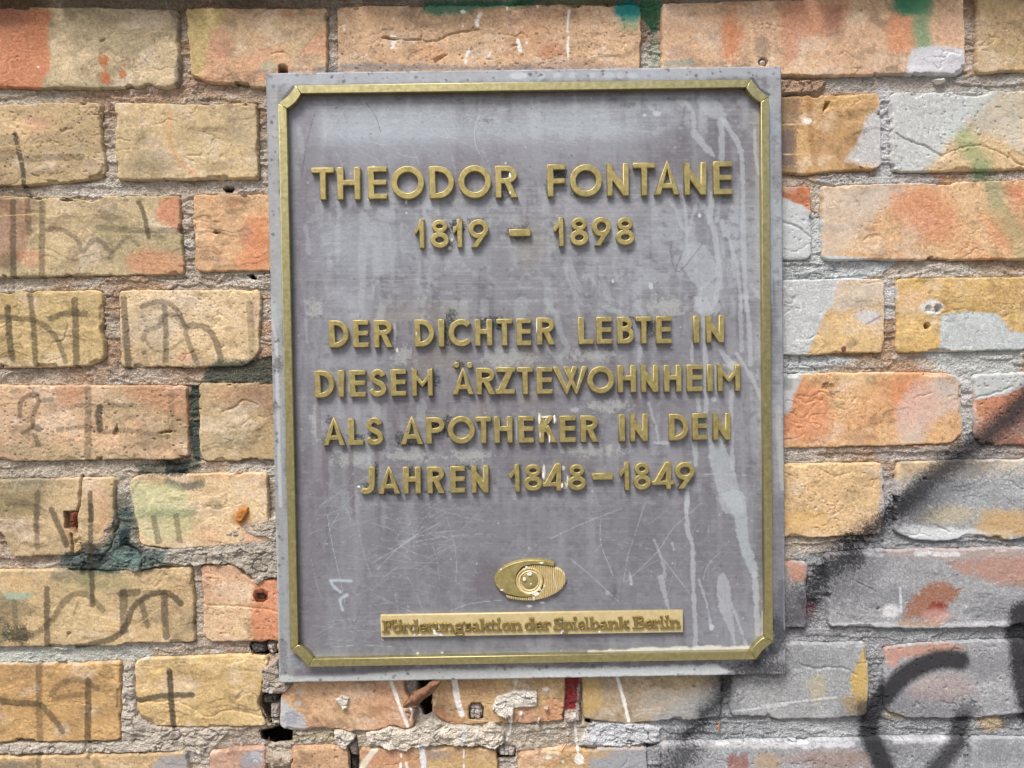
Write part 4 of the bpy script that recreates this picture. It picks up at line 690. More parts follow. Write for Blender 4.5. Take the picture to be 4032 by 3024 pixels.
for k in (0, -1, -2, 10, 11, 12):
    z = zc[1] + pitch * (1 - k) - HB / 2 if k < 1 else zc[1] - pitch * (k - 1) - HB / 2
    st = k % 2 == 1; course(z, X0 + (.0 if st else .06), X1, st, -.022 if k == 0 else (-.045 if k < 0 else 0))  # unseen upper courses stepped forward, an added overhang that shades the wall's top
def quad_mesh(name, V, Fc, m, parent=None):
    me = bpy.data.meshes.new(name); me.from_pydata(V, [], Fc); me.materials.append(m); o = bpy.data.objects.new(name, me); C.objects.link(o)
    if parent: o.parent = parent; o.location = -Vector(parent.location)
    return o
zt, zb = zc[1] + pitch * 3.6, zc[1] - pitch * 11.6
e = .012
quad_mesh('mortar_bed', [(X0, e, zb), (X1, e, zb), (X1, e, zt), (X0, e, zt), (mx0 + .01, e, mz0 + .01), (mx1 - .01, e, mz0 + .01), (mx1 - .01, e, mz1 - .006), (mx0 + .01, e, mz1 - .006)],
          [(0, 1, 5, 4), (1, 2, 6, 5), (2, 3, 7, 6), (3, 0, 4, 7)], M['core'], wall)
def box(name, x0, x1, y0, y1, z0, z1, m, parent=None):
    V = [(x, y, z) for x in (x0, x1) for y in (y0, y1) for z in (z0, z1)]
    return quad_mesh(name, V, [(0, 1, 3, 2), (4, 6, 7, 5), (0, 4, 5, 1), (2, 3, 7, 6), (0, 2, 6, 4), (1, 5, 7, 3)], m, parent)
box('wall_core', -1.6, 1.6, .06, .38, 0.0, 2.4, M['core'], wall)
g = box('ground', -8, 8, -12, 4, -.2, 0.0, M['ground']); g['kind'] = 'structure'

# ------------------------------------------------------------------ plaque
plq = thing('memorial_plaque', 'grey patinated metal memorial plaque with raised brass letters and border', 'plaque', (0, PLATE_Y, PZ))
PW = .4245; PH = PW * 1.19107
def plate_paint(cn):
    S, B, PL = cn.stroke, cn.blob, cn.poly; X, Y = cn.X, cn.Y
    i = np.arange(len(X))
    LB = (178, 186, 200); DP = (108, 106, 119)
    def wash(mask, col, a): cn.put(i, np.clip(mask, 0, 1) * a, col)
    wash(sst(-.1, .4, fbm(X, Y, 420, 300, 4, 700)), (176, 182, 196), .62); wash(sst(.0, .5, fbm(X, Y, 60, 420, 3, 701)), (182, 188, 200), .5); wash(sst(.05, .4, fbm(X, Y, 50, 300, 4, 702)), DP, .5)
    wash(sst(.1, .45, fbm(X, Y, 26, 18, 4, 703)), (190, 194, 202), .3); wash(sst(.15, .5, fbm(X, Y, 34, 26, 4, 704)), (102, 100, 110), .42); wash(sst(.0, .6, fbm(X, Y, 260, 5, 2, 705)), (190, 194, 204), .22)
    B('P5', 900, 480, 700, 190, (184, 194, 208), .75, .8, .15); B('P6', 350, 470, 560, 190, (186, 196, 208), .6, .8, .15); B('P5', 650, 1250, 330, 170, (176, 184, 198), .5, .8, .2)
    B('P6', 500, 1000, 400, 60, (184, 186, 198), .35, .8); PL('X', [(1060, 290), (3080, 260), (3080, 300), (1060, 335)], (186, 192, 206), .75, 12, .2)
    for x in (30, 1270): pass
    for x, rx in ((80, 70), (265, 36), (390, 36), (515, 36), (665, 34), (800, 50), (890, 30), (985, 46)): B('T1', x, 596, rx, 22, (200, 208, 222), .7, .25, .05, wob=.2)
    B('T0', 2095, 600, 70, 26, (206, 214, 226), .8, .25, .05); S('X', [(1700, 345), (2500, 335)], 10, (120, 110, 118), .4)
    # darker zones around the text and at the foot
    PL('X', [(1180, 560), (3000, 540), (3010, 700), (1190, 760)], (124, 119, 132), .45, 40, .1); PL('X', [(1290, 1250), (2950, 1230), (2990, 1900), (1250, 1960)], (126, 122, 134), .4, 60, .2)
    PL('X', [(1160, 1980), (2990, 1960), (3010, 2590), (1210, 2600)], (128, 128, 140), .5, 60, .2); PL('X', [(1110, 370), (1260, 370), (1290, 2560), (1170, 2560)], (126, 122, 136), .5, 40, .2)
    PL('X', [(1200, 345), (2960, 325), (2960, 370), (1200, 392)], (116, 102, 114), .55, 14, .1)  # top bar's shadow, painted as a dark strip below it
    for c, x, y, rx, ry in (('P7', 400, 60, 60, 60), ('P7', 700, 700, 90, 40), ('P7', 1100, 450, 90, 60), ('P8', 600, 440, 160, 40), ('P8', 1150, 60, 140, 60), ('P7', 1950, 460, 200, 60), ('P8', 700, 850, 160, 40), ('P7', 700, 1260, 120, 60), ('P7', 1150, 1240, 160, 50), ('P8', 600, 1200, 200, 40), ('P7', 420, 1000, 50, 120), ('P7', 1650, 1240, 160, 40)): B(c, x, y, rx, ry, (192, 196, 198), .6, .7, .7, 12, .8)
    # border strip outside the brass frame
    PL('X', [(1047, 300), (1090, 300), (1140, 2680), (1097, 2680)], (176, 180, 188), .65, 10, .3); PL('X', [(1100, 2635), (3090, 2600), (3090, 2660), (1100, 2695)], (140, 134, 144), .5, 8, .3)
    PL('P10', [(-60, 1380), (1560, 1340), (1700, 1400), (1600, 1425), (-60, 1450)], (222, 230, 238), .95, 9, .3); PL('P9', [(120, 1480), (700, 1480), (1300, 1430), (2212, 1420), (2212, 1530), (120, 1540)], (212, 218, 224), .85, 10, .35)
    PL('P9', [(250, 1430), (800, 1420), (1100, 1400), (1100, 1440), (700, 1480), (250, 1500)], (118, 112, 126), .6, 16, .3); S('P9', [(105, 300), (110, 900), (125, 1520)], 22, (196, 202, 206), .7, 6, .4)
    S('P7', [(70, 10), (85, 200)], 60, (190, 202, 206), .6, 14, .4); S('P7', [(95, 350), (110, 900), (125, 1500), (130, 1640)], 26, (204, 208, 216), .85, 5, .3); S('P7', [(60, 150), (100, 350), (100, 440)], 18, (206, 208, 216), .8, 4, .2)
    B('P7', 110, 510, 40, 60, (60, 60, 62), .6, .6, .9, 7); B('P7', 90, 850, 24, 40, (80, 80, 82), .6, .6, .8, 7); B('P9', 150, 1300, 40, 120, (90, 90, 98), .4, .7, .9, 8)
    PL('P10', [(2020, 0), (2100, 0), (2115, 1150), (2040, 1150)], (126, 124, 138), .6, 10, .4); S('P10', [(2110, 650), (2120, 1380)], 20, (190, 196, 204), .5, 6, .5); S('P6', [(1735, 260), (1740, 700), (1745, 1650)], 14, (176, 192, 212), .7, 4, .3)  # the dark bluish strip beside the right bar paints the frame's shadow
    S('P8', [(2075, 860), (2080, 1100), (2110, 1500)], 46, (190, 192, 194), .75, 6, .5, 7); PL('P6', [(1600, 110), (1720, 210), (1800, 500), (1740, 500), (1740, 240)], (164, 178, 198), .6, 16, .5)
    B('P10', 1900, 1370, 200, 60, (62, 64, 72), .85, .7, .6, 8); S('P10', [(2040, 1020), (2070, 1120), (2020, 1230), (1900, 1310)], 110, (56, 58, 66), .85, 22, .6, 8); S('P10', [(2090, 700), (2080, 900), (2060, 1050)], 60, (90, 96, 108), .6, 16, .6, 8)
    S('P5', [(130, 250), (200, 165)], 26, (84, 84, 92), .8, 5, .5); S('P6', [(1610, 105), (1650, 170), (1720, 215)], 26, (80, 84, 92), .85, 5, .5)
    # light run marks, right side
    LR = (196, 202, 214)
    def R(c, p, wd, a=.62, col=LR): S(c, p, wd, col, a * .8, 4, .34, 26, 5)
    PL('P6', [(1225, 250), (1260, 225), (1330, 235), (1400, 290), (1435, 400), (1390, 390), (1330, 370), (1250, 310)], LR, .5, 5, .55, 22, 5, rnd=True); PL('P6', [(1085, 250), (1150, 250), (1165, 290), (1120, 290)], LR, .52, 5, .55, 22, 5, rnd=True)
    R('P6', [(1150, 270), (1200, 330), (1210, 440)], 26); PL('P6', [(1180, 470), (1220, 450), (1290, 540), (1350, 620), (1330, 640), (1220, 530)], LR, .52, 5, .55, 22, 5, rnd=True)
    R('P6', [(1395, 390), (1400, 500), (1400, 650)], 40); R('P6', [(1420, 400), (1490, 510), (1530, 600), (1545, 760), (1545, 1000), (1550, 1250), (1560, 1480), (1570, 1700)], 34, .7); R('P6', [(1625, 460), (1630, 590), (1655, 760)], 20)
    R('P6', [(1140, 920), (1155, 1060), (1160, 1200), (1170, 1330)], 24); R('P6', [(1040, 940), (1100, 1030), (1130, 1150)], 26, .5); R('P6', [(1220, 980), (1190, 1080), (1170, 1170)], 24, .6); R('P6', [(1340, 900), (1320, 1060), (1350, 1160), (1370, 1300), (1380, 1500), (1340, 1700)], 40, .7)
    R('P6', [(1260, 960), (1320, 1080)], 30, .5); PL('P6', [(1130, 1320), (1180, 1230), (1250, 1230), (1340, 1330), (1370, 1450), (1330, 1500), (1250, 1560), (1200, 1500), (1140, 1420)], (190, 196, 208), .55, 5, .55, 22, 5, rnd=True)
    PL('P6', [(1240, 1560), (1300, 1500), (1360, 1560), (1340, 1700), (1210, 1700)], (190, 198, 210), .6, 8, .55, 22, 6, rnd=True); R('P6', [(1400, 1080), (1410, 1180)], 26, .7); R('P6', [(1430, 1120), (1470, 1280), (1510, 1400), (1525, 1560), (1540, 1700)], 22, .65); R('P6', [(1600, 1520), (1660, 1610)], 28, .55)
    PL('P8', [(1400, -20), (1500, -20), (1550, 100), (1470, 130), (1430, 90)], LR, .56, 5, .55, 22, 5, rnd=True); R('P8', [(1570, -20), (1595, 60), (1570, 120)], 28, .65)
    R('P8', [(1770, -20), (1775, 200), (1780, 400)], 34, .6); R('P8', [(1820, -20), (1840, 200), (1850, 420), (1850, 520)], 34, .7)
    R('P8', [(1480, 150), (1490, 420), (1495, 700), (1500, 900)], 34, .7); R('P8', [(1390, 350), (1380, 430), (1390, 500)], 26, .6); R('P8', [(1600, 350), (1640, 440), (1710, 530)], 44, .75); R('P8', [(1740, 430), (1800, 520), (1860, 620), (1910, 720), (1930, 780)], 30, .75)
    R('P8', [(1430, 760), (1440, 880)], 40, .7); R('P8', [(1500, 900), (1520, 1100), (1530, 1250)], 26, .6); R('P8', [(1700, 740), (1695, 900), (1700, 1100), (1710, 1350)], 36, .75); B('P8', 1558, 795, 22, 20, LR, .8, .2, 0)
    PL('P8', [(1530, 1140), (1620, 1140), (1680, 1240), (1720, 1350), (1770, 1560), (1800, 1700), (1650, 1700), (1600, 1560), (1550, 1380), (1520, 1240)], (192, 200, 210), .62, 6, .55, 22, 6, rnd=True)
    R('P8', [(1412, 1150), (1410, 1320)], 34, .75); R('P8', [(1350, 1500), (1345, 1700)], 34, .7); R('P8', [(1040, 820), (1080, 960), (1110, 1060), (1120, 1140)], 24, .6); R('P8', [(1090, 1140), (1200, 1140)], 24, .8); R('P8', [(970, 390), (960, 480)], 40, .55)
    R('P10', [(1335, -20), (1340, 260), (1380, 400), (1385, 700), (1400, 1000), (1405, 1200)], 34, .8); PL('P10', [(1600, -20), (1780, -20), (1830, 340), (1900, 600), (1900, 640), (1850, 640), (1780, 480), (1740, 340), (1700, 160)], (192, 202, 212), .68, 6, .55, 22, 6, rnd=True)
    R('P10', [(1870, 620), (1885, 800), (1895, 1100)], 46, .8, (204, 206, 216)); PL('P10', [(1590, 620), (1640, 620), (1680, 740), (1700, 900), (1720, 1190), (1680, 1100), (1630, 980), (1585, 880), (1580, 700)], LR, .6, 5, .55, 22, 5, rnd=True); R('P10', [(1700, 890), (1760, 1050), (1805, 1190)], 18, .75)
    R('P10', [(1430, 670), (1470, 790), (1500, 880), (1525, 1020)], 18, .75); B('P10', 1532, 1045, 22, 26, (206, 214, 222), .9, .2, 0); R('P10', [(1080, 360), (1130, 480), (1160, 600), (1150, 650)], 26, .6); PL('P10', [(1100, 640), (1150, 640), (1170, 760), (1200, 890), (1180, 890), (1130, 740)], LR, .52, 4, .55, 22, 4, rnd=True)
    R('P10', [(1220, 380), (1232, 430)], 14, .8); R('P10', [(885, 610), (895, 700)], 12, .8); B('P10', 895, 705, 11, 11, LR, .9, .2, 0); B('P10', 705, 770, 16, 20, LR, .56, .2, 0); B('P10', 765, 780, 22, 40, (110, 106, 116), .6, .4, .1); R('P10', [(1510, 240), (1505, 300)], 10, .7)
    PL('P10', [(560, 1240), (1000, 1205), (1840, 1190), (1830, 1235), (560, 1262)], (232, 234, 240), .92, 5, .1); S('P10', [(1938, 920), (1930, 1120), (1850, 1210)], 22, (214, 206, 196), .8, 4, .2); S('P8', [(1935, 100), (1940, 1500)], 12, (190, 168, 166), .6, 3, .3)
    # runs in the middle
    for c, p, wd in (('P6', [(350, 1350), (380, 1460), (430, 1560)], 40), ('P6', [(320, 1380), (360, 1520), (420, 1640)], 30), ('P6', [(200, 1500), (220, 1700)], 60), ('P6', [(650, 1350), (680, 1490)], 26), ('P6', [(870, 1450), (910, 1530)], 14), ('P6', [(590, 1530), (640, 1640)], 40),
                     ('P8', [(220, 10), (300, 120), (330, 240), (390, 380), (350, 450)], 46), ('P8', [(260, 380), (330, 480)], 60), ('P8', [(930, 30), (960, 70)], 22), ('P8', [(450, 0), (480, 120)], 30), ('P8', [(700, 60), (800, 100)], 50), ('P8', [(950, 60), (1000, 110)], 46),
                     ('P5', [(285, 1120), (300, 1210), (310, 1300)], 34), ('P5', [(240, 450), (260, 600)], 40), ('P7', [(320, -10), (340, 120)], 18), ('P7', [(330, 160), (345, 350)], 20), ('P7', [(700, 20), (720, 120)], 60), ('P7', [(960, 20), (930, 120)], 70), ('P7', [(1510, 30), (1490, 120)], 60), ('P7', [(1590, 30), (1600, 120)], 70), ('P7', [(1750, 20), (1760, 110)], 70), ('P7', [(2050, 30), (2040, 100)], 110),
                     ('P7', [(740, 830), (740, 930)], 46), ('P7', [(900, 850), (890, 930)], 60), ('P7', [(1260, 830), (1250, 930)], 80), ('P7', [(790, 1180), (790, 1290)], 130), ('P7', [(610, 830), (610, 920)], 60)):
        R(c, p, wd, .42, (186, 194, 204))
    B('P6', 913, 1530, 16, 22, (206, 212, 220), .85, .2, 0); B('P6', 955, 345, 24, 18, (204, 210, 220), .85, .25, 0); R('P6', [(900, 300), (950, 340)], 20, .6); B('P6', 870, 356, 14, 11, (204, 210, 220), .85, .25, 0); B('P6', 1248, 1045, 9, 15, (220, 224, 230), .95, .2, 0); B('P6', 652, 1495, 8, 12, WHT, .8, .2, 0)
    for x0, y0, y1, wd in ((430, 800, 1090, 40), (485, 1180, 1500, 46), (690, 1180, 1640, 42), (895, 1180, 1330, 26), (1740, 770, 900, 60), (1860, 770, 900, 40), (1040, 960, 1110, 30), (1330, 400, 560, 26), (1160, 180, 270, 26)):
        S('P7', [(x0, y0), (x0 + 4, (y0 + y1) / 2), (x0 + 8, y1)], wd, (120, 112, 122), .6, 4, .15)
    for x0, y0, y1, wd in ((520, -20, 380, 26), (735, -20, 190, 26), (945, -20, 250, 30)): S('P9', [(x0, y0), (x0, y1)], wd, (120, 114, 124), .55, 4, .15)
    S('P8', [(685, 1160), (690, 1300)], 30, (120, 112, 124), .5, 5, .1); S('P8', [(940, 760), (950, 900)], 40, (124, 116, 128), .5, 6, .1); B('P9', 1840, 680, 110, 170, (112, 104, 116), .5, .7, .2)
    # brownish rough patches
    for c, x, y, rx, ry in (('P7', 1060, 110, 120, 90), ('P7', 1400, 100, 200, 80), ('P6', 80, 1240, 110, 150), ('P7', 1720, 860, 70, 60), ('P8', 100, 800, 160, 60), ('P8', 60, 450, 90, 90), ('P7', 1400, 480, 200, 100)): B(c, x, y, rx, ry, (166, 160, 152), .35, .7, .9, 8)
    # black flecks of old paint beside letters
    K = (44, 50, 50)
    for c, x, y, rx, ry, a in (('P5', 1330, 1120, 50, 55, .9), ('P5', 1280, 1140, 30, 16, .7), ('P5', 1450, 1080, 60, 20, .6), ('P5', 1290, 1240, 30, 30, .6), ('P5', 1640, 900, 60, 40, .6), ('P5', 1740, 1160, 70, 50, .6), ('P6', 290, 760, 55, 30, .8), ('P6', 205, 860, 20, 60, .6), ('P6', 420, 890, 60, 30, .5), ('P6', 600, 1240, 30, 20, .6), ('P6', 760, 285, 50, 22, .4), ('P5', 1530, 390, 40, 12, .45),
                               ('P7', 1470, 250, 50, 120, .8), ('P7', 1500, 130, 40, 50, .6), ('P7', 1840, 180, 60, 50, .8), ('P7', 1750, 190, 40, 40, .8), ('P8', 855, 200, 40, 40, .7), ('P8', 855, 285, 26, 26, .8), ('P8', 1060, 230, 50, 70, .7), ('P8', 950, 150, 70, 20, .7), ('P7', 480, 690, 50, 50, .4), ('P7', 1370, 640, 30, 60, .7), ('P7', 1270, 670, 40, 30, .7), ('P7', 1760, 640, 40, 60, .7), ('P7', 1560, 520, 50, 30, .7),
                               ('P7', 740, 1090, 70, 20, .7), ('P7', 540, 1070, 30, 50, .6), ('P7', 490, 1120, 30, 40, .5), ('P7', 890, 1080, 60, 30, .7), ('P7', 520, 960, 26, 36, .6), ('P7', 1080, 1110, 30, 60, .7), ('P7', 1170, 1150, 110, 14, .7), ('P7', 1460, 1000, 36, 80, .8), ('P7', 1370, 1020, 36, 50, .7), ('P7', 890, 1370, 20, 70, .7), ('P7', 830, 1480, 60, 20, .7), ('P7', 1175, 1390, 46, 50, .7), ('P7', 1370, 1400, 50, 40, .8), ('P7', 980, 1540, 90, 14, .7), ('P7', 1540, 1330, 80, 14, .6), ('P7', 1700, 1400, 36, 80, .6), ('P7', 1380, 1530, 90, 16, .6), ('P7', 1640, 1340, 30, 20, .7),
                               ('P8', 1430, 660, 40, 30, .3), ('P8', 1600, 1090, 50, 30, .35)): B(c, x, y, rx, ry, K, a, .5, 1.1, 7, .4)
    for c, x, y, rx, ry in (('P8', 1590, 620, 30, 110), ('P8', 1440, 660, 50, 30), ('P8', 1450, 1070, 60, 30), ('P8', 1690, 660, 50, 50), ('P8', 1700, 520, 60, 30), ('P8', 1610, 1090, 40, 60), ('P7', 1040, 260, 12, 80), ('P7', 2010, 1040, 8, 90), ('P8', 450, 880, 40, 20)): B(c, x, y, rx, ry, (196, 206, 212), .6, .5, .6, 7)
    # scratches
    rr = random.Random(11)
    def scr(c, x, y, L, an, cvt=0, a=.5, col=(206, 214, 226), wd=4.2):
        pts = [(x + L * t * math.cos(an) - cvt * L * t * (1 - t) * math.sin(an), y + L * t * math.sin(an) + cvt * L * t * (1 - t) * math.cos(an)) for t in (0, .35, .7, 1)]
        S(c, pts, wd * .9, col, a * .72, 1.7, .3, 12, .8)
    for k in range(60): scr('P9', rr.uniform(330, 1500), rr.uniform(60, 800), rr.uniform(90, 620), rr.choice([-.75, -.6, -.15, .15, .3, 1.3, -.9]) + rr.uniform(-.15, .15), rr.uniform(-.3, .3), rr.uniform(.3, .6))
    for k in range(40): scr('P5', rr.uniform(380, 1500), rr.uniform(330, 620), rr.uniform(60, 420), rr.choice([-.1, .1, -.9, 1.2, .4]) + rr.uniform(-.2, .2), rr.uniform(-.3, .3), rr.uniform(.25, .5))
    for k in range(26): scr('P6', rr.uniform(-40, 700), rr.uniform(370, 520), rr.uniform(100, 360), rr.uniform(-.15, .3), rr.uniform(-.2, .2), rr.uniform(.2, .45))
    for k in range(24): scr('P5', rr.uniform(250, 800), rr.uniform(1060, 1500), rr.uniform(100, 420), -.5 + rr.uniform(-.4, .5), 0, rr.uniform(.2, .4))
    for k in range(30): scr('P10', rr.uniform(0, 1500), rr.uniform(50, 850), rr.uniform(60, 300), rr.uniform(-1.6, .4), rr.uniform(-.3, .3), rr.uniform(.25, .5))
    for k in range(22): scr('P9', rr.uniform(330, 1000), rr.uniform(850, 1250), rr.uniform(60, 300), rr.uniform(-.6, .1), 0, rr.uniform(.25, .5))
    for c, p in (('P10', [(255, 345), (520, 220), (820, 105)]), ('P10', [(1005, 60), (920, 330), (870, 480), (835, 700)]), ('P10', [(850, 690), (1100, 450), (1230, 260), (1450, 65)]), ('P10', [(655, 190), (655, 380), (755, 640)]), ('P10', [(410, 500), (580, 640), (795, 840)]), ('P10', [(1120, 470), (1230, 610), (1360, 780)]), ('P9', [(520, 160), (560, 400), (640, 760), (665, 900)]), ('P9', [(900, 550), (1200, 370), (1300, 260)]), ('P9', [(930, 610), (1150, 390), (1440, 230)]),
                 ('P9', [(1250, 380), (1500, 340), (1810, 315)]), ('P10', [(1600, 450), (1500, 560), (1465, 670)]), ('P9', [(1530, 950), (1700, 890), (1960, 860)]), ('P9', [(550, 1250), (800, 1230), (1050, 1245)]), ('P5', [(1490, 340), (1450, 430), (1450, 540), (1480, 620)]), ('P8', [(1480, 1390), (1650, 1390), (1830, 1400)])): S(c, p, 4.4, (206, 214, 222), .6, 1.7, .3, 12, .8)
    for c, p in (('P6', [(1055, 1220), (1050, 1320), (1090, 1430), (1160, 1380), (1265, 1240)]), ('P6', [(1130, 1290), (1080, 1430)]), ('P5', [(700, 270), (770, 370), (800, 470)]), ('P5', [(350, 330), (290, 560), (262, 770)]), ('P6', [(450, 1370), (500, 1385), (560, 1380)]), ('P9', [(720, 1020), (740, 1060), (790, 940)])): S(c, p, 4.4, (96, 92, 100), .75, 1.7, .2, 12, .8)
    # chalk-like blue-white mark lower left
    S('P9', [(545, 700), (620, 700), (715, 705)], 26, (196, 210, 224), .85, 3, .25); S('P9', [(548, 705), (570, 750), (630, 795)], 24, (196, 210, 224), .8, 3, .3); S('P9', [(680, 820), (625, 860), (645, 945)], 26, (196, 210, 224), .8, 3, .3)
    # white drops and dust
    for c, x, y, rx, ry in (('P5', 977, 955, 9, 16), ('P5', 978, 1028, 7, 7), ('P5', 1292, 1212, 7, 14), ('P5', 1275, 1268, 9, 12), ('P5', 1660, 684, 7, 6), ('P5', 752, 708, 7, 6), ('P7', 1060, 400, 10, 18), ('P9', 1260, 1297, 12, 11), ('P9', 1462, 1293, 10, 9), ('P10', 88, 878, 22, 10), ('P10', 190, 850, 20, 8), ('P5', 720, 936, 10, 6), ('P8', 205, 1370, 12, 60), ('P8', 370, 1480, 22, 26), ('P8', 360, 1340, 14, 20), ('P8', 290, 960, 16, 26), ('P8', 395, 1440, 8, 40), ('P9', 975, 1190, 5, 5), ('P9', 515, 397, 6, 5)):
        B(c, x, y, rx, ry, WHT, .95, .25, .1, wob=.3, seed=int(x) % 13)
    for k in range(420):
        x, y = rr.uniform(1130, 3020), rr.uniform(380, 2600); r = rr.uniform(2.0, 4.5)
        B('X', x, y, r, r, rr.choice([(206, 212, 220), (88, 84, 90), (88, 84, 90), (150, 184, 190)]), rr.uniform(.3, .75), .5, 0, wob=.3)
    for k in range(150):
        t = rr.random(); x, y = rr.choice([(1060 + 2000 * t, 285 - 25 * t + rr.uniform(0, 40)), (1060 + 40 * t * 1.1 + rr.uniform(-8, 25), 300 + 2350 * t), (1110 + 1960 * t, 2690 - 34 * t - rr.uniform(0, 55))]); r = rr.uniform(2.5, 7)
        B('X', x, y, r, r, (84, 84, 90), rr.uniform(.3, .8), .5, .4, 5, .4)

PSTEP = 3.3 * .2094e-3
nx = int(PW / PSTEP) + 1; nz = int(PH / PSTEP) + 1
lx = np.linspace(-PW / 2, PW / 2, nx); lz = np.linspace(-PH / 2, PH / 2, nz)
gx, gz = np.meshgrid(lx, lz); wx = gx.ravel(); wz = gz.ravel() + PZ
# metres on the plate -> photo units used by the pigment lists
dx = wx - CAM[0]; dy = PLATE_Y - CAM[1]; dz = wz - CAM[2]
den = dx * VIEW[0] + dy * VIEW[1] + dz * VIEW[2]
X = W0 / 2 + FPX * (dx * RIGHT[0] + dy * RIGHT[1] + dz * RIGHT[2]) / den; Y = H0 / 2 - FPX * (dx * UP[0] + dy * UP[1] + dz * UP[2]) / den
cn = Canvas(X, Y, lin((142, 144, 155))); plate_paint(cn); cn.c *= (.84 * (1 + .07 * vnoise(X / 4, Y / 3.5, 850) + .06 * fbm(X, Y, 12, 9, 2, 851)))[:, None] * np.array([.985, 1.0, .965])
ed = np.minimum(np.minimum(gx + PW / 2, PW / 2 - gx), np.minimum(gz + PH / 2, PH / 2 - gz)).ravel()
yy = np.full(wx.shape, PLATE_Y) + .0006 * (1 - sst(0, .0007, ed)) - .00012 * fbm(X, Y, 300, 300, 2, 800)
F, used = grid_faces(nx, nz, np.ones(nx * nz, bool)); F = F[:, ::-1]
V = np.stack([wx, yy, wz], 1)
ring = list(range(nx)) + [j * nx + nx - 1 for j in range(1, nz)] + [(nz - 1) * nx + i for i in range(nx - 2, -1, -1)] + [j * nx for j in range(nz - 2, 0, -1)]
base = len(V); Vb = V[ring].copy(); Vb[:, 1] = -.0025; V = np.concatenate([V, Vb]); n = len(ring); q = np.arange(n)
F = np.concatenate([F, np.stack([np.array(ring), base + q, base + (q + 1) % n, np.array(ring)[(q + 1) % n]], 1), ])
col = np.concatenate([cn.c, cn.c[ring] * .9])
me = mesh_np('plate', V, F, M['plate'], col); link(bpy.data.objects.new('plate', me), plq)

def loops_union(polys):
    """union of simple polygons -> outline loops"""
    vs, fs = [], []
    for p in polys:
        a = sum(p[i][0] * p[(i + 1) % len(p)][1] - p[(i + 1) % len(p)][0] * p[i][1] for i in range(len(p)))
        if abs(a) < 1e-9: continue
        if a < 0: p = p[::-1]
        fs.append(list(range(len(vs), len(vs) + len(p)))); vs += [Vector(q) for q in p]
    ov, oe, of, _v, _e, orig = delaunay_2d_cdt(vs, [], fs, 1, 1e-4)
    of = [f for f, q in zip(of, orig) if len(q)]; cnt = {}
    for f in of:
        for i in range(len(f)): a, b = f[i], f[(i + 1) % len(f)]; cnt[(a, b)] = cnt.get((a, b), 0) + 1
    edge = {}
    for (a, b) in cnt:
        if (b, a) not in cnt: edge.setdefault(a, []).append(b)
    out = []
    while edge:
        s = next(iter(edge)); cur = s; loop = []
        while cur in edge:
            loop.append(cur); nb = edge[cur].pop()
            if not edge[cur]: del edge[cur]
            cur = nb
            if cur == s: break
        if len(loop) > 2:
            pts = [tuple(ov[i]) for i in loop]
            if abs(sum(pts[i - 1][0] * pts[i][1] - pts[i][0] * pts[i - 1][1] for i in range(len(pts)))) > 14: out.append(pts)
    return out
def solid(name, loops, m, parent, y_back, height, bev, label=None, res=1, bump_=None):
    """outline loops in (x, z) metres -> raised body with softened edges"""
    cu = bpy.data.curves.new(name, 'CURVE'); cu.dimensions = '2D'; cu.fill_mode = 'BOTH'
    for l in loops:
        s = cu.splines.new('POLY'); s.points.add(len(l) - 1)
        for p, q in zip(s.points, l): p.co = (q[0], q[1], 0, 1)
        s.use_cyclic_u = True
    cu.extrude = max(height / 2 - bev, 1e-5); cu.bevel_depth = bev; cu.bevel_resolution = res; cu.offset = -bev
    t = bpy.data.objects.new('tmp', cu); C.objects.link(t)
    dg = bpy.context.evaluated_depsgraph_get(); me = bpy.data.meshes.new_from_object(t.evaluated_get(dg)); bpy.data.objects.remove(t); bpy.data.curves.remove(cu)
    n = len(me.vertices); co_ = np.empty(n * 3, np.float32); me.vertices.foreach_get('co', co_); co_ = co_.reshape(-1, 3)
    V = np.stack([co_[:, 0], y_back - height / 2 - co_[:, 2], co_[:, 1]], 1)
    me.vertices.foreach_set('co', V.astype(np.float32).ravel()); me.update()
    me.name = name; me.materials.clear(); me.materials.append(m)
    o = bpy.data.objects.new(name, me); link(o, parent)
    if label: o['label'] = label
    return o
def px2m(px, py, y):
    x, z = P(np.array([px]), np.array([py]), y); return float(x[0]), float(z[0])
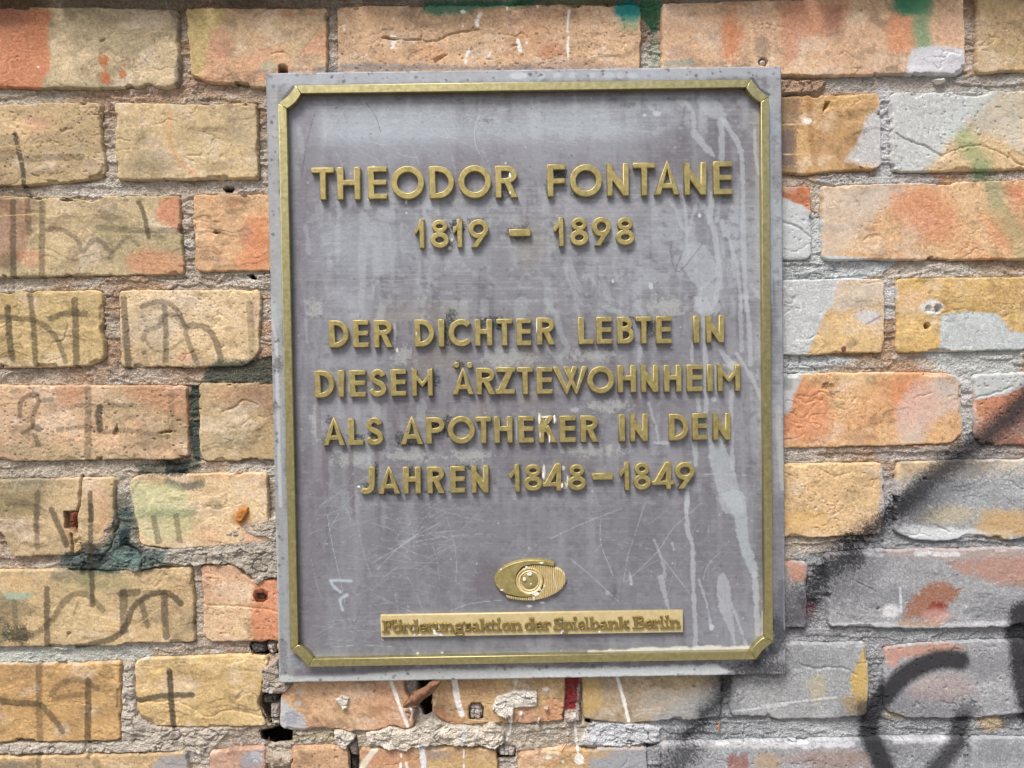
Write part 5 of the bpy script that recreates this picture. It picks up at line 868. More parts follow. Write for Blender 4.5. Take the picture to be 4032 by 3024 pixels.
# frame bars
FH = .0058; FY = PLATE_Y - FH
def cpt(c, x, y): return px2m(*cv(c, [(x, y)])[0], FY)
TLt, TLl = cpt('P5', 216, 152), cpt('P5', 95, 280); TRt, TRr = cpt('P6', 1595, 103), cpt('P6', 1727, 222)
BLl, BLb = cpt('P9', 215, 1298), cpt('P9', 365, 1417); BRr, BRb = cpt('P10', 2020, 1170), cpt('P10', 1878, 1297)
xl = (TLl[0] + BLl[0]) / 2; xr = (TRr[0] + BRr[0]) / 2; zt_ = (TLt[1] + TRt[1]) / 2; zb_ = (BLb[1] + BRb[1]) / 2
ca = .0145; cb = .0145; BW = .0068
def corner(sx, sz):
    """concave corner piece; outer arc runs between the ends of the two bars, inner arc parallel"""
    cx, cz = (xl if sx < 0 else xr), (zt_ if sz > 0 else zb_)
    A = (cx - sx * ca, cz); B_ = (cx, cz - sz * cb)                       # outer ends
    Ai = (cx - sx * (ca + BW * .62), cz - sz * BW); Bi = (cx - sx * BW, cz - sz * (cb + BW * .62))
    def arc(p, q, sag):
        mx, mz = (p[0] + q[0]) / 2, (p[1] + q[1]) / 2; dx_, dz_ = cx - mx, cz - mz; L = math.hypot(dx_, dz_); c_ = (mx - dx_ / L * sag, mz - dz_ / L * sag)
        out = []
        for i in range(11):
            t = i / 10; out.append(((1 - t) ** 2 * p[0] + 2 * t * (1 - t) * c_[0] + t * t * q[0], (1 - t) ** 2 * p[1] + 2 * t * (1 - t) * c_[1] + t * t * q[1]))
        return out
    return A, B_, Ai, Bi, arc(A, B_, .0024) + arc(Bi, Ai, .0030)
cs = {(sx, sz): corner(sx, sz) for sx in (-1, 1) for sz in (-1, 1)}
def ccw(l):
    a = sum(l[i][0] * l[(i + 1) % len(l)][1] - l[(i + 1) % len(l)][0] * l[i][1] for i in range(len(l))); return l if a > 0 else l[::-1]
gap = .00012
def shrink(l):
    cx_ = sum(p[0] for p in l) / len(l); cz_ = sum(p[1] for p in l) / len(l)
    return [(p[0] - gap * (1 if p[0] > cx_ else -1), p[1] - gap * (1 if p[1] > cz_ else -1)) for p in l]
for k, c_ in cs.items(): solid('frame_corner', [ccw(shrink(c_[4]))], M['bar'], plq, PLATE_Y + .0005, FH + .0005, .00035)
tl, tr, bl, br_ = cs[(-1, 1)], cs[(1, 1)], cs[(-1, -1)], cs[(1, -1)]
for q in ([tl[0], tr[0], tr[2], tl[2]], [bl[0], br_[0], br_[2], bl[2]], [tl[1], bl[1], bl[3], tl[3]], [tr[1], br_[1], br_[3], tr[3]]):
    solid('frame_bar', [ccw(shrink(q))], M['bar'], plq, PLATE_Y + .0005, FH + .0005, .00035)

# ---- letters: strokes in units of photo pixels, y up from the baseline
def rc(x0, y0, x1, y1): return [(x0, y0), (x1, y0), (x1, y1), (x0, y1)]
def arcs(cx, cy, rx, ry, a0, a1, s, n=None):
    """band of width s whose OUTER edge is the ellipse rx, ry"""
    n = n or max(6, int(abs(a1 - a0) / 9)); out = []
    def pt(a, k): a = math.radians(a); return (cx + (rx - k) * math.cos(a), cy + (ry - k) * math.sin(a))
    for i in range(n):
        a = a0 + (a1 - a0) * i / n; b_ = a0 + (a1 - a0) * (i + 1) / n
        out.append([pt(a, 0), pt(b_, 0), pt(b_, s), pt(a, s)])
    return out
def ln(x0, y0, x1, y1, s):
    L = math.hypot(x1 - x0, y1 - y0); nx_, ny_ = -(y1 - y0) / L * s / 2, (x1 - x0) / L * s / 2
    return [(x0 - nx_, y0 - ny_), (x1 - nx_, y1 - ny_), (x1 + nx_, y1 + ny_), (x0 + nx_, y0 + ny_)]
def path(q, s):
    nr = []
    for i in range(len(q)):
        a, b = np.array(q[max(i - 1, 0)]), np.array(q[min(i + 1, len(q) - 1)]); d = (b - a) / np.linalg.norm(b - a); nr.append((-d[1] * s / 2, d[0] * s / 2))
    return [[(q[i][0] - nr[i][0], q[i][1] - nr[i][1]), (q[i + 1][0] - nr[i + 1][0], q[i + 1][1] - nr[i + 1][1]), (q[i + 1][0] + nr[i + 1][0], q[i + 1][1] + nr[i + 1][1]), (q[i][0] + nr[i][0], q[i][1] + nr[i][1])] for i in range(len(q) - 1)]
def glyph(ch, w, h, s=25):
    t = s * .86
    if ch == 'T': return [rc(0, h - t, w, h), rc(w / 2 - s / 2, 0, w / 2 + s / 2, h)]
    if ch == 'H': return [rc(0, 0, s, h), rc(w - s, 0, w, h), rc(0, h * .44, w, h * .44 + t)]
    if ch == 'E': return [rc(0, 0, s, h), rc(0, 0, w, t), rc(0, h - t, w, h), rc(0, h * .43, w * .97, h * .43 + t)]
    if ch == 'F': return [rc(0, 0, s, h), rc(0, h - t, w, h), rc(0, h * .40, w * .97, h * .40 + t)]
    if ch == 'L': return [rc(0, 0, s, h), rc(0, 0, w, t)]
    if ch == 'I': return [rc(0, 0, w, h)]
    if ch == '-': return [rc(0, 0, w, h)]
    if ch == 'O': return arcs(w / 2, h / 2, w / 2, h / 2, 0, 360, s)
    if ch == 'D': return [rc(0, 0, s, h), rc(0, 0, w * .36, t), rc(0, h - t, w * .36, h)] + arcs(w * .36, h / 2, w * .64, h / 2, -90, 90, s * .95)
    if ch == 'C':
        return arcs(w * .54, h / 2, w * .54, h / 2, 42, 318, s)
    if ch in 'RP':
        bh = h * (.56 if ch == 'R' else .60); cx = w * (.48 if ch == 'R' else .5); rw = (w * .96 if ch == 'R' else w) - cx
        g_ = [rc(0, 0, s, h), rc(0, h - t, cx, h), rc(0, h - bh, cx, h - bh + t)] + arcs(cx, h - bh / 2, rw, bh / 2, -90, 90, s * .92)
        if ch == 'R': g_.append([(w - s * 1.18, 0), (w, 0), (w * .66, h * .50), (w * .66 - s * 1.1, h * .50)])
        return g_
    if ch == 'B':
        return [rc(0, 0, s, h), rc(0, 0, w * .5, t), rc(0, h - t, w * .45, h), rc(0, h * .46, w * .5, h * .46 + t)] + arcs(w * .5, (h * .46 + t) / 2, w * .5, (h * .46 + t) / 2, -90, 90, s * .92) + arcs(w * .42, h - (h * .54) / 2, w * .48, h * .54 / 2, -90, 90, s * .9)
    if ch == 'N': return [rc(0, 0, s * .92, h), rc(w - s * .92, 0, w, h), [(0, h * 1.03), (s * .35, h * .97), (w, h * .12), (w, 0), (w - s * .92, 0), (0, h * .72)]]
    if ch == 'M': return [rc(0, 0, s * .9, h * .96), rc(w - s * .9, 0, w, h * .96), [(0, h * 1.03), (w / 2, h * .50), (w / 2, h * .30), (0, h * .80)], [(w, h * 1.03), (w, h * .80), (w / 2, h * .30), (w / 2, h * .50)]]
    if ch == 'A': return [[(0, 0), (s * 1.05, 0), (w * .52, h * .82), (w / 2, h)], [(w, 0), (w / 2, h), (w * .48, h * .82), (w - s * 1.05, 0)], rc(w * .26, h * .19, w * .74, h * .19 + t * .9)]
    if ch == 'Z': return [rc(w * .04, h - t, w, h), rc(0, 0, w * .97, t), [(0, 0), (s * 1.25, 0), (w, h), (w - s * 1.25, h)]]
    if ch == 'W':
        a = s * .98
        return [[(0, h), (a, h), (w * .40, h * .22), (w * .41, 0), (w * .40 - 4, 0)], [(w * .40 - 4, 0), (w * .42, 0), (w * .72, h), (w * .72 - a, h), (w * .38, h * .16)],
                [(w * .30, h), (w * .30 + a, h), (w * .68, h * .22), (w * .69, 0), (w * .68 - 4, 0)], [(w * .68 - 4, 0), (w * .70, 0), (w, h), (w - a, h), (w * .66, h * .16)]]
    if ch == 'K': return [rc(0, 0, s, h), [(s * .5, h * .36), (s * .5, h * .62), (w * .84 - s * 1.2, h), (w * .84 + s * .1, h)], [(w * .30, h * .52), (w * .52, h * .66), (w, 0), (w - s * 1.25, 0)], rc(s * .5, h * .38, w * .44, h * .60)]
    if ch == 'J': return [rc(w - s, h * .3, w, h)] + arcs(w * .45, h * .30, w * .55, h * .30, -128, 0, s)
    if ch == 'S':
        q = smooth_line([(.93, .80), (.80, .93), (.56, 1), (.30, .96), (.12, .80), (.18, .64), (.46, .54), (.78, .43), (.97, .26), (.88, .08), (.56, 0), (.24, .03), (0, .19)], 3)
        return path([(s / 2 + x * (w - s), s / 2 + y * (h - s)) for x, y in q], s * .95)
    if ch == '1': return [rc(w - s * .92, 0, w, h), [(w, h * 1.02), (0, h * .66), (0, h * .52), (w * .14, h * .48), (w - s * .6, h * .74)]]
    if ch == '8': return arcs(w / 2, h * .285, w / 2, h * .285, 0, 360, s * .92) + arcs(w / 2, h * .765, w * .42, h * .235, 0, 360, s * .80)
    if ch == '9': return arcs(w * .5, h * .66, w * .5, h * .34, 0, 360, s * .92) + [[(w * .12, 0), (w * .44, 0), (w * .995, h * .58), (w * .80, h * .48), (w * .55, h * .42)]]
    if ch == '4': return [rc(w * .62, 0, w * .62 + s * .92, h), rc(0, h * .16, w, h * .16 + t * .86), [(0, h * .16), (s * 1.2, h * .20), (w * .70, h * .76), (w * .62 + s * .92, h * 1.02), (w * .58, h * .98)]]
    if ch == '.': return arcs(w / 2, h / 2, w / 2, h / 2, 0, 360, min(w, h) / 2 - .4)
LH = .0042; LY = PLATE_Y - LH
letters = [('P5', 'T', 327, 717, 482, 937), ('P5', 'H', 503, 714, 662, 936), ('P5', 'E', 714, 710, 845, 932), ('P5', 'O', 874, 706, 1102, 935), ('P5', 'D', 1137, 707, 1308, 928), ('P5', 'O', 1337, 700, 1562, 928), ('P5', 'R', 1591, 704, 1748, 922),
           ('P6', 'F', 203, 695, 328, 915), ('P6', 'O', 357, 694, 580, 918), ('P6', 'N', 613, 688, 763, 910), ('P6', 'T', 795, 683, 945, 907), ('P6', 'A', 938, 665, 1115, 903), ('P6', 'N', 1145, 680, 1297, 904), ('P6', 'E', 1345, 674, 1475, 900),
           ('P5', '1', 1035, 1074, 1104, 1270), ('P5', '8', 1143, 1075, 1272, 1270), ('P5', '1', 1298, 1072, 1364, 1265), ('P5', '9', 1406, 1072, 1545, 1265), ('P5', '-', 1685, 1138, 1833, 1188),
           ('P6', '1', 247, 1058, 317, 1257), ('P6', '8', 358, 1060, 486, 1253), ('P6', '9', 510, 1056, 643, 1252), ('P6', '8', 674, 1058, 803, 1250),
           ('P7', 'D', 517, 165, 675, 383), ('P7', 'E', 708, 163, 833, 381), ('P7', 'R', 874, 163, 1027, 382), ('P7', 'D', 1200, 158, 1357, 375), ('P7', 'I', 1390, 155, 1437, 375), ('P7', 'C', 1470, 155, 1660, 375), ('P7', 'H', 1680, 156, 1820, 368), ('P7', 'T', 1852, 153, 1982, 367), ('P7', 'E', 2012, 150, 2130, 366),
           ('P8', 'R', 150, 142, 298, 360), ('P8', 'L', 482, 138, 604, 355), ('P8', 'E', 626, 137, 750, 353), ('P8', 'B', 792, 137, 928, 352), ('P8', 'T', 940, 134, 1068, 350), ('P8', 'E', 1102, 132, 1226, 350), ('P8', 'I', 1400, 128, 1448, 345), ('P8', 'N', 1502, 126, 1645, 343),
           ('P7', 'D', 404, 565, 560, 783), ('P7', 'I', 590, 562, 638, 777), ('P7', 'E', 682, 562, 810, 776), ('P7', 'S', 828, 553, 980, 775), ('P7', 'E', 1008, 555, 1132, 768), ('P7', 'M', 1178, 546, 1345, 768),
           ('P7', 'A', 1497, 540, 1675, 757), ('P7', '.', 1508, 497, 1556, 545), ('P7', '.', 1612, 497, 1662, 547), ('P7', 'R', 1692, 542, 1846, 757), ('P7', 'Z', 1846, 538, 2004, 753), ('P8', 'T', -6, 538, 122, 755),
           ('P8', 'E', 150, 537, 277, 752), ('P8', 'W', 278, 532, 558, 757), ('P8', 'O', 553, 530, 770, 750), ('P8', 'H', 795, 523, 943, 740), ('P8', 'N', 982, 520, 1120, 738), ('P8', 'H', 1165, 520, 1306, 735), ('P8', 'E', 1347, 517, 1474, 732), ('P8', 'I', 1509, 515, 1556, 731), ('P8', 'M', 1593, 510, 1773, 730),
           ('P7', 'A', 465, 937, 648, 1163), ('P7', 'L', 670, 947, 792, 1160), ('P7', 'S', 803, 938, 955, 1162), ('P7', 'A', 1085, 926, 1270, 1155), ('P7', 'P', 1292, 937, 1440, 1150), ('P7', 'O', 1464, 927, 1683, 1150), ('P7', 'T', 1688, 932, 1812, 1145), ('P7', 'H', 1835, 930, 1982, 1142), ('P8', 'E', 5, 927, 128, 1141),
           ('P8', 'K', 165, 924, 315, 1140), ('P8', 'E', 333, 925, 462, 1138), ('P8', 'R', 500, 922, 645, 1136), ('P8', 'I', 806, 915, 855, 1130), ('P8', 'N', 895, 909, 1037, 1130), ('P8', 'D', 1205, 910, 1362, 1124), ('P8', 'E', 1392, 905, 1513, 1118), ('P8', 'N', 1557, 904, 1697, 1119),
           ('P7', 'J', 748, 1332, 883, 1552), ('P7', 'A', 905, 1324, 1087, 1550), ('P7', 'H', 1108, 1332, 1250, 1547), ('P7', 'R', 1300, 1330, 1443, 1545), ('P7', 'E', 1483, 1327, 1604, 1540), ('P7', 'N', 1652, 1322, 1790, 1540), ('P7', '1', 1957, 1312, 2040, 1533),
           ('P8', '8', 47, 1312, 195, 1527), ('P8', '4', 197, 1305, 372, 1525), ('P8', '8', 400, 1312, 543, 1523), ('P8', '-', 593, 1384, 757, 1437), ('P8', '1', 812, 1297, 890, 1520), ('P8', '8', 921, 1298, 1060, 1517), ('P8', '4', 1070, 1292, 1250, 1512), ('P8', '9', 1255, 1293, 1413, 1508)]
SPX = px2m(2017, 1512, LY)[0] - px2m(2016, 1512, LY)[0]
SLOPE = .0152
for c_, ch, x0, y0, x1, y1 in letters:
    k = CR[c_][2]; w_ = (x1 - x0) / k; h_ = (y1 - y0) / k - SLOPE * w_ * .5
    (ax, ay), = cv(c_, [(x0, y1)]); x_, z_ = px2m(ax, ay, LY); s_ = 24.5 if c_ in ('P5', 'P6') else 22.5
    if ch in '189' or ch == '4': s_ = 22.5 if c_ in ('P5', 'P6') else 21.5
    loops = loops_union(glyph(ch, w_, h_, s_)); loops = [[(x_ + p[0] * SPX, z_ + p[1] * SPX) for p in l] for l in loops]
    solid({'.': 'umlaut_dot', '-': 'dash'}.get(ch, 'digit' if ch.isdigit() else 'letter'), loops, M['brass'], plq, PLATE_Y + .0004, LH + .0004, .00065, res=2)

# ---- name strip with small slab-serif letters
SH = .0030; SYf = PLATE_Y - SH
cs_ = [px2m(1497.6, 2424, SYf), px2m(2689, 2401.5, SYf), px2m(2689.5, 2490, SYf), px2m(1500, 2510, SYf)]
sx0, sx1 = (cs_[0][0] + cs_[3][0]) / 2, (cs_[1][0] + cs_[2][0]) / 2; sz1, sz0 = (cs_[0][1] + cs_[1][1]) / 2, (cs_[2][1] + cs_[3][1]) / 2
strip = solid('name_strip', [[(sx0, sz0), (sx1, sz0), (sx1, sz1), (sx0, sz1)]], M['strip'], plq, PLATE_Y + .0004, SH + .0004, .0005, res=2)
def small(ch, w):
    """x-height 34, cap 50, thick 11, thin 6"""
    xh, cp, T_, t_ = 35, 51, min(12, w * .3), 6.5
    sf = lambda x0, x1, y: rc(x0, y, x1, y + t_)
    if ch == 'F': return [rc(w * .14, 0, w * .14 + T_, cp), sf(0, w * .62, 0), sf(0, w * .98, cp - t_), rc(w * .9 - t_, cp - 18, w * .98, cp), sf(w * .2, w * .66, 24), rc(w * .6, 18, w * .6 + t_, 36)]
    if ch in 'oö':
        g_ = arcs(w / 2, xh / 2, w / 2, xh / 2 + .5, 0, 360, min(10.5, w * .3))
        if ch == 'ö': g_ += arcs(w * .3, xh + 12, 6, 5.5, 0, 360, 5.2) + arcs(w * .78, xh + 12, 6, 5.5, 0, 360, 5.2)
        return g_
    if ch == 'r': return [rc(w * .14, 0, w * .14 + T_, xh), sf(0, w * .72, 0), sf(0, w * .3, xh - t_)] + arcs(w * .72, xh - 11, w * .34, 11, 20, 170, 7) + arcs(w * .88, xh - 9, 5, 5, 0, 360, 4.6)
    if ch == 'd': return [rc(w * .64, 0, w * .64 + T_, cp), sf(w * .6, w, 0), sf(w * .45, w * .8, cp - t_)] + arcs(w * .42, xh / 2, w * .42, xh / 2, 0, 360, T_ * .8)
    if ch == 'b': return [rc(w * .1, 0, w * .1 + T_, cp), sf(0, w * .3, cp - t_)] + arcs(w * .58, xh / 2, w * .42, xh / 2, 0, 360, T_ * .8)
    if ch == 'e': return arcs(w / 2, xh / 2, w / 2, xh / 2 + .5, 25, 325, T_ * .8) + arcs(w / 2, xh / 2, w / 2, xh / 2 + .5, 0, 30, T_ * .7) + [rc(w * .12, xh * .42, w * .99, xh * .42 + 5.5)]
    if ch == 'u': return [rc(w * .1, 9, w * .1 + T_, xh), rc(w * .66, 0, w * .66 + T_, xh), sf(0, w * .3, xh - t_), sf(w * .5, w * .85, xh - t_), sf(w * .66, w, 0)] + arcs(w * .42, 11, w * .32, 11.5, 180, 340, 7)
    if ch == 'n': return [rc(w * .1, 0, w * .1 + T_, xh), rc(w * .66, 0, w * .66 + T_ * .95, xh - 10), sf(0, w * .46, 0), sf(w * .56, w, 0), sf(0, w * .3, xh - t_)] + arcs(w * .52, xh - 12, w * .30, 12.5, 0, 165, 8)
    if ch == 'g': return arcs(w * .44, xh * .64, w * .36, xh * .38, 0, 360, 8.5) + arcs(w * .48, -6, w * .48, 12, 0, 360, 7) + [ln(w * .7, xh * .85, w * .98, xh + 3, 7), ln(w * .16, xh * .3, w * .26, 3, 7), ln(w * .2, 5, w * .8, 3, 7)]
    if ch == 's': return arcs(w * .5, xh * .74, w * .42, xh * .27, 20, 215, 7.5) + arcs(w * .5, xh * .30, w * .46, xh * .31, -165, 35, 7.5) + [ln(w * .2, xh * .62, w * .82, xh * .40, 9), rc(w * .76, xh * .66, w * .9, xh), rc(w * .04, 0, w * .18, xh * .32)]
    if ch == 'S': return arcs(w * .5, cp * .74, w * .42, cp * .26, 15, 215, 9.5) + arcs(w * .5, cp * .29, w * .47, cp * .30, -165, 35, 9.5) + [ln(w * .2, cp * .62, w * .84, cp * .38, 13), rc(w * .8, cp * .68, w * .94, cp), rc(w * .04, 0, w * .18, cp * .32)]
    if ch == 'a': return [rc(w * .56, 0, w * .56 + T_, xh - 8), sf(w * .56, w, 0)] + arcs(w * .36, 10.5, w * .34, 11, 0, 360, 7) + arcs(w * .46, xh - 12, w * .34, 12.5, 0, 165, 7.5)
    if ch == 'k': return [rc(w * .1, 0, w * .1 + T_, cp), sf(0, w * .42, 0), sf(0, w * .28, cp - t_), ln(w * .3, 14, w * .78, xh - 4, 7), ln(w * .42, 20, w * .78, 3, 11), sf(w * .56, w, 0), sf(w * .56, w * .96, xh - t_)]
    if ch == 't': return [rc(w * .25, 6, w * .25 + T_, cp - 6), sf(0, w * .95, xh - t_), sf(w * .3, w, 0)]
    if ch == 'i': return [rc(w * .28, 0, w * .28 + T_, xh), sf(0, w * .98, 0), sf(0, w * .5, xh - t_)] + arcs(w * .5, xh + 12, 7.5, 7, 0, 360, 6.8)
    if ch == 'l': return [rc(w * .28, 0, w * .28 + T_, cp), sf(0, w * .98, 0), sf(0, w * .5, cp - t_)]
    if ch == 'p': return [rc(w * .1, -15, w * .1 + T_, xh), sf(-2, w * .5, -15), sf(0, w * .3, xh - t_)] + arcs(w * .58, xh / 2, w * .42, xh / 2, 0, 360, T_ * .8)
    if ch == 'B': return [rc(w * .12, 0, w * .12 + T_ + 2, cp), sf(0, w * .6, 0), sf(0, w * .56, cp - t_), sf(w * .2, w * .6, cp * .46)] + arcs(w * .56, 14, w * .42, 14.5, -90, 90, 10) + arcs(w * .52, cp - 12.5, w * .38, 12.5, -90, 90, 9)
row = [('S', 'F', 185, 335), ('S', 'ö', 322, 450), ('S', 'r', 448, 548), ('S', 'd', 545, 672), ('S', 'e', 674, 788), ('S', 'r', 786, 884), ('S', 'u', 880, 1002), ('S', 'n', 1000, 1150), ('S', 'g', 1150, 1290), ('S', 's', 1292, 1380), ('S', 'a', 1382, 1492), ('S', 'k', 1490, 1645), ('S', 't', 1640, 1706), ('S', 'i', 1702, 1790),
       ('S', 'o', 1792, 1902), ('S', 'n', 1905, 2060), ('S2', 'd', 48, 175), ('S2', 'e', 177, 283), ('S2', 'r', 283, 372), ('S2', 'S', 402, 528), ('S2', 'p', 525, 640), ('S2', 'i', 640, 712), ('S2', 'e', 714, 800), ('S2', 'l', 796, 860), ('S2', 'b', 858, 975), ('S2', 'a', 978, 1085), ('S2', 'n', 1085, 1220), ('S2', 'k', 1215, 1352),
       ('S2', 'B', 1392, 1545), ('S2', 'e', 1547, 1648), ('S2', 'r', 1645, 1738), ('S2', 'l', 1735, 1796), ('S2', 'i', 1792, 1856), ('S2', 'n', 1852, 1990)]
_, zbase0 = px2m(1504, 2491.5, SYf - .0012); _, zbase1 = px2m(2680, 2473, SYf - .0012)
for c_, ch, x0, x1 in row:
    k = CR[c_][2]; (ax, _), = cv(c_, [(x0, 0)]); w_ = (x1 - x0) / k * 1.04
    x_, _ = px2m(ax, 2482, SYf - .0012); zb2 = zbase0 + (zbase1 - zbase0) * (ax - 1504) / 1176
    gl = small(ch, w_); loops = loops_union(gl)
    loops = [[(x_ + p[0] * SPX, zb2 + p[1] * SPX) for p in l] for l in loops]
    solid('letter', loops, M['small'], strip, SYf + .0003, .0021, .00036, res=1)

# ---- eye-shaped emblem
emb = bpy.data.objects.new('emblem', None); emb.empty_display_size = .01; emb.parent = plq
ex, ez = px2m(*cv('E', [(1040, 750)])[0], PLATE_Y - .004); emb.location = (ex, 0, ez - PZ); C.objects.link(emb)
def relief_piece(name, pts, hfun, m, st=1.3):
    p = cv('E', smooth_line(pts + [pts[0]], 3)[:-1]); a = np.array(p); xs_ = np.arange(a[:, 0].min() - 2, a[:, 0].max() + 3, st); ys_ = np.arange(a[:, 1].min() - 2, a[:, 1].max() + 3, st)
    gx_, gy_ = np.meshgrid(xs_, ys_); X_, Y_ = gx_.ravel(), gy_.ravel(); d = sdf(X_, Y_, p); F_, u = grid_faces(len(xs_), len(ys_), d < 3.4)
    X_, Y_, d = X_[u], Y_[u], d[u]; hh = hfun(X_, Y_, d) * sst(0, 1, np.clip(.5 - d / 6, 0, 1)) ** .6; hh = np.where(d > 1.6, -.0006, hh)
    x_, z_ = P(X_, Y_, PLATE_Y - .004); o = bpy.data.objects.new(name, mesh_np(name, np.stack([x_ - ex, -hh, z_ - ez], 1), F_, m)); C.objects.link(o); o.parent = emb
kE = 5.53
cxE, cyE = cv('E', [(1020, 770)])[0]
relief_piece('smooth_leaf', [(1575, 400), (1540, 360), (1350, 315), (1100, 300), (850, 325), (600, 395), (400, 510), (290, 640), (262, 760), (300, 880), (400, 980), (520, 1045), (700, 1095), (900, 1118), (1060, 1112), (1080, 1066), (950, 1030), (820, 960), (745, 860), (725, 740), (760, 600), (860, 480), (1000, 425), (1200, 410), (1400, 425), (1540, 455)],
             lambda X_, Y_, d: .0040 + 0 * X_, M['brass'])
relief_piece('ribbed_leaf', [(515, 1075), (540, 1140), (700, 1180), (900, 1200), (1100, 1198), (1350, 1150), (1550, 1070), (1700, 970), (1800, 830), (1825, 720), (1780, 600), (1690, 520), (1560, 475), (1400, 440), (1200, 425), (1010, 440), (1000, 500), (1200, 560), (1320, 700), (1340, 850), (1260, 1000), (1120, 1090), (900, 1130), (700, 1110)],
             lambda X_, Y_, d: .0030 + .0008 * np.sin((X_ - .02 * Y_) * 2 * math.pi / 8.4), M['strip'], 1.2)
def ring_h(X_, Y_, d):
    r = np.hypot(X_ - cxE, Y_ - cyE); return .0026 + .0010 * np.exp(-((r - 50) / 4) ** 2) + .0011 * np.exp(-((r - 38) / 3) ** 2) - .0004 * sst(44, 40, r)
relief_piece('iris', [(cxx, cyy) for cxx, cyy in [(1020 + 300 * math.cos(a_ / 24 * 2 * math.pi), 770 + 300 * math.sin(a_ / 24 * 2 * math.pi)) for a_ in range(24)]], ring_h, M['strip'], 1.2)
def dome_h(X_, Y_, d):
    r = np.hypot(X_ - cxE, Y_ - cyE) / 36; return .0026 + .0010 * np.sqrt(np.clip(1 - r * r, 0, 1))
relief_piece('pupil', [(1030 + 190 * math.cos(a_ / 20 * 2 * math.pi), 760 + 190 * math.sin(a_ / 20 * 2 * math.pi)) for a_ in range(20)], dome_h, M['brass'], 1.2)
# white paint spots stuck to letters, strip and emblem: thin blobs of dried paint, one part
def chips(parent, lst):
    V, Fc = [], []; r = random.Random(3)
    for c_, x, y, rx, ry, yd in lst:
        (px, py), = cv(c_, [(x, y)]); k = CR[c_][2]; x_, z_ = px2m(px, py, yd); n = 12; b0 = len(V)
        for lev, (sc_, dy_) in enumerate(((1, 0), (.8, -.00018))):
            for i in range(n):
                a_ = 2 * math.pi * i / n; q = sc_ * r.uniform(.78, 1.15); V.append((x_ + rx / k * SPX * q * math.cos(a_), yd + dy_ + .00005 - b0 * 1.3e-7, z_ + ry / k * SPX * q * math.sin(a_)))
        for i in range(n): Fc.append((b0 + i, b0 + (i + 1) % n, b0 + n + (i + 1) % n, b0 + n + i))
        Fc.append(tuple(b0 + n + i for i in range(n)))
    me = bpy.data.meshes.new('paint_splashes'); me.from_pydata(V, [], Fc); me.materials.append(M['paint']); o = bpy.data.objects.new('paint_splashes', me); link(o, parent); o['kind'] = 'stuff'
EY = PLATE_Y - .0040; SY2 = SYf
chips(plq, [('P5', 1690, 770, 10, 20, LY), ('P5', 1692, 888, 6, 11, LY), ('P7', 1212, 270, 4, 14, LY), ('P8', 148, 200, 5, 60, LY), ('P8', 170, 950, 9, 40, LY), ('P8', 290, 950, 9, 34, LY), ('P8', 215, 935, 30, 9, LY), ('P8', 250, 1110, 7, 34, LY), ('P8', 175, 1080, 4, 26, LY), ('P8', 200, 1400, 8, 30, LY), ('P8', 350, 1480, 10, 20, LY), ('P7', 755, 1490, 14, 8, LY),
            ('E', 1025, 605, 50, 46, EY - .0006), ('E', 910, 725, 38, 42, EY - .0006), ('E', 1055, 823, 20, 16, EY - .0006), ('E', 1165, 1040, 80, 50, EY + .0008), ('E', 1240, 940, 30, 40, EY + .0008), ('E', 1285, 368, 46, 22, EY), ('E', 960, 460, 36, 22, EY + .0004), ('E', 900, 505, 24, 22, EY + .0004), ('E', 405, 510, 18, 24, EY), ('E', 1545, 640, 7, 120, EY + .0007), ('E', 1580, 820, 8, 120, EY + .0007), ('E', 1618, 900, 6, 60, EY + .0007), ('E', 420, 960, 40, 16, EY), ('E', 1010, 1150, 10, 40, EY + .0005), ('E', 1120, 1150, 12, 40, EY + .0005),
            ('S', 605, 320, 12, 50, SY2), ('S', 622, 400, 16, 28, SY2), ('S', 688, 408, 16, 18, SY2), ('S', 678, 250, 12, 60, SY2), ('S', 925, 390, 60, 22, SY2), ('S', 890, 365, 26, 24, SY2), ('S', 975, 410, 34, 12, SY2), ('S', 950, 290, 14, 30, SY2), ('S2', 515, 340, 26, 28, SY2), ('S2', 500, 210, 22, 30, SY2), ('S2', 935, 260, 12, 34, SY2), ('S2', 982, 342, 14, 14, SY2), ('S2', 60, 320, 8, 10, SY2)])

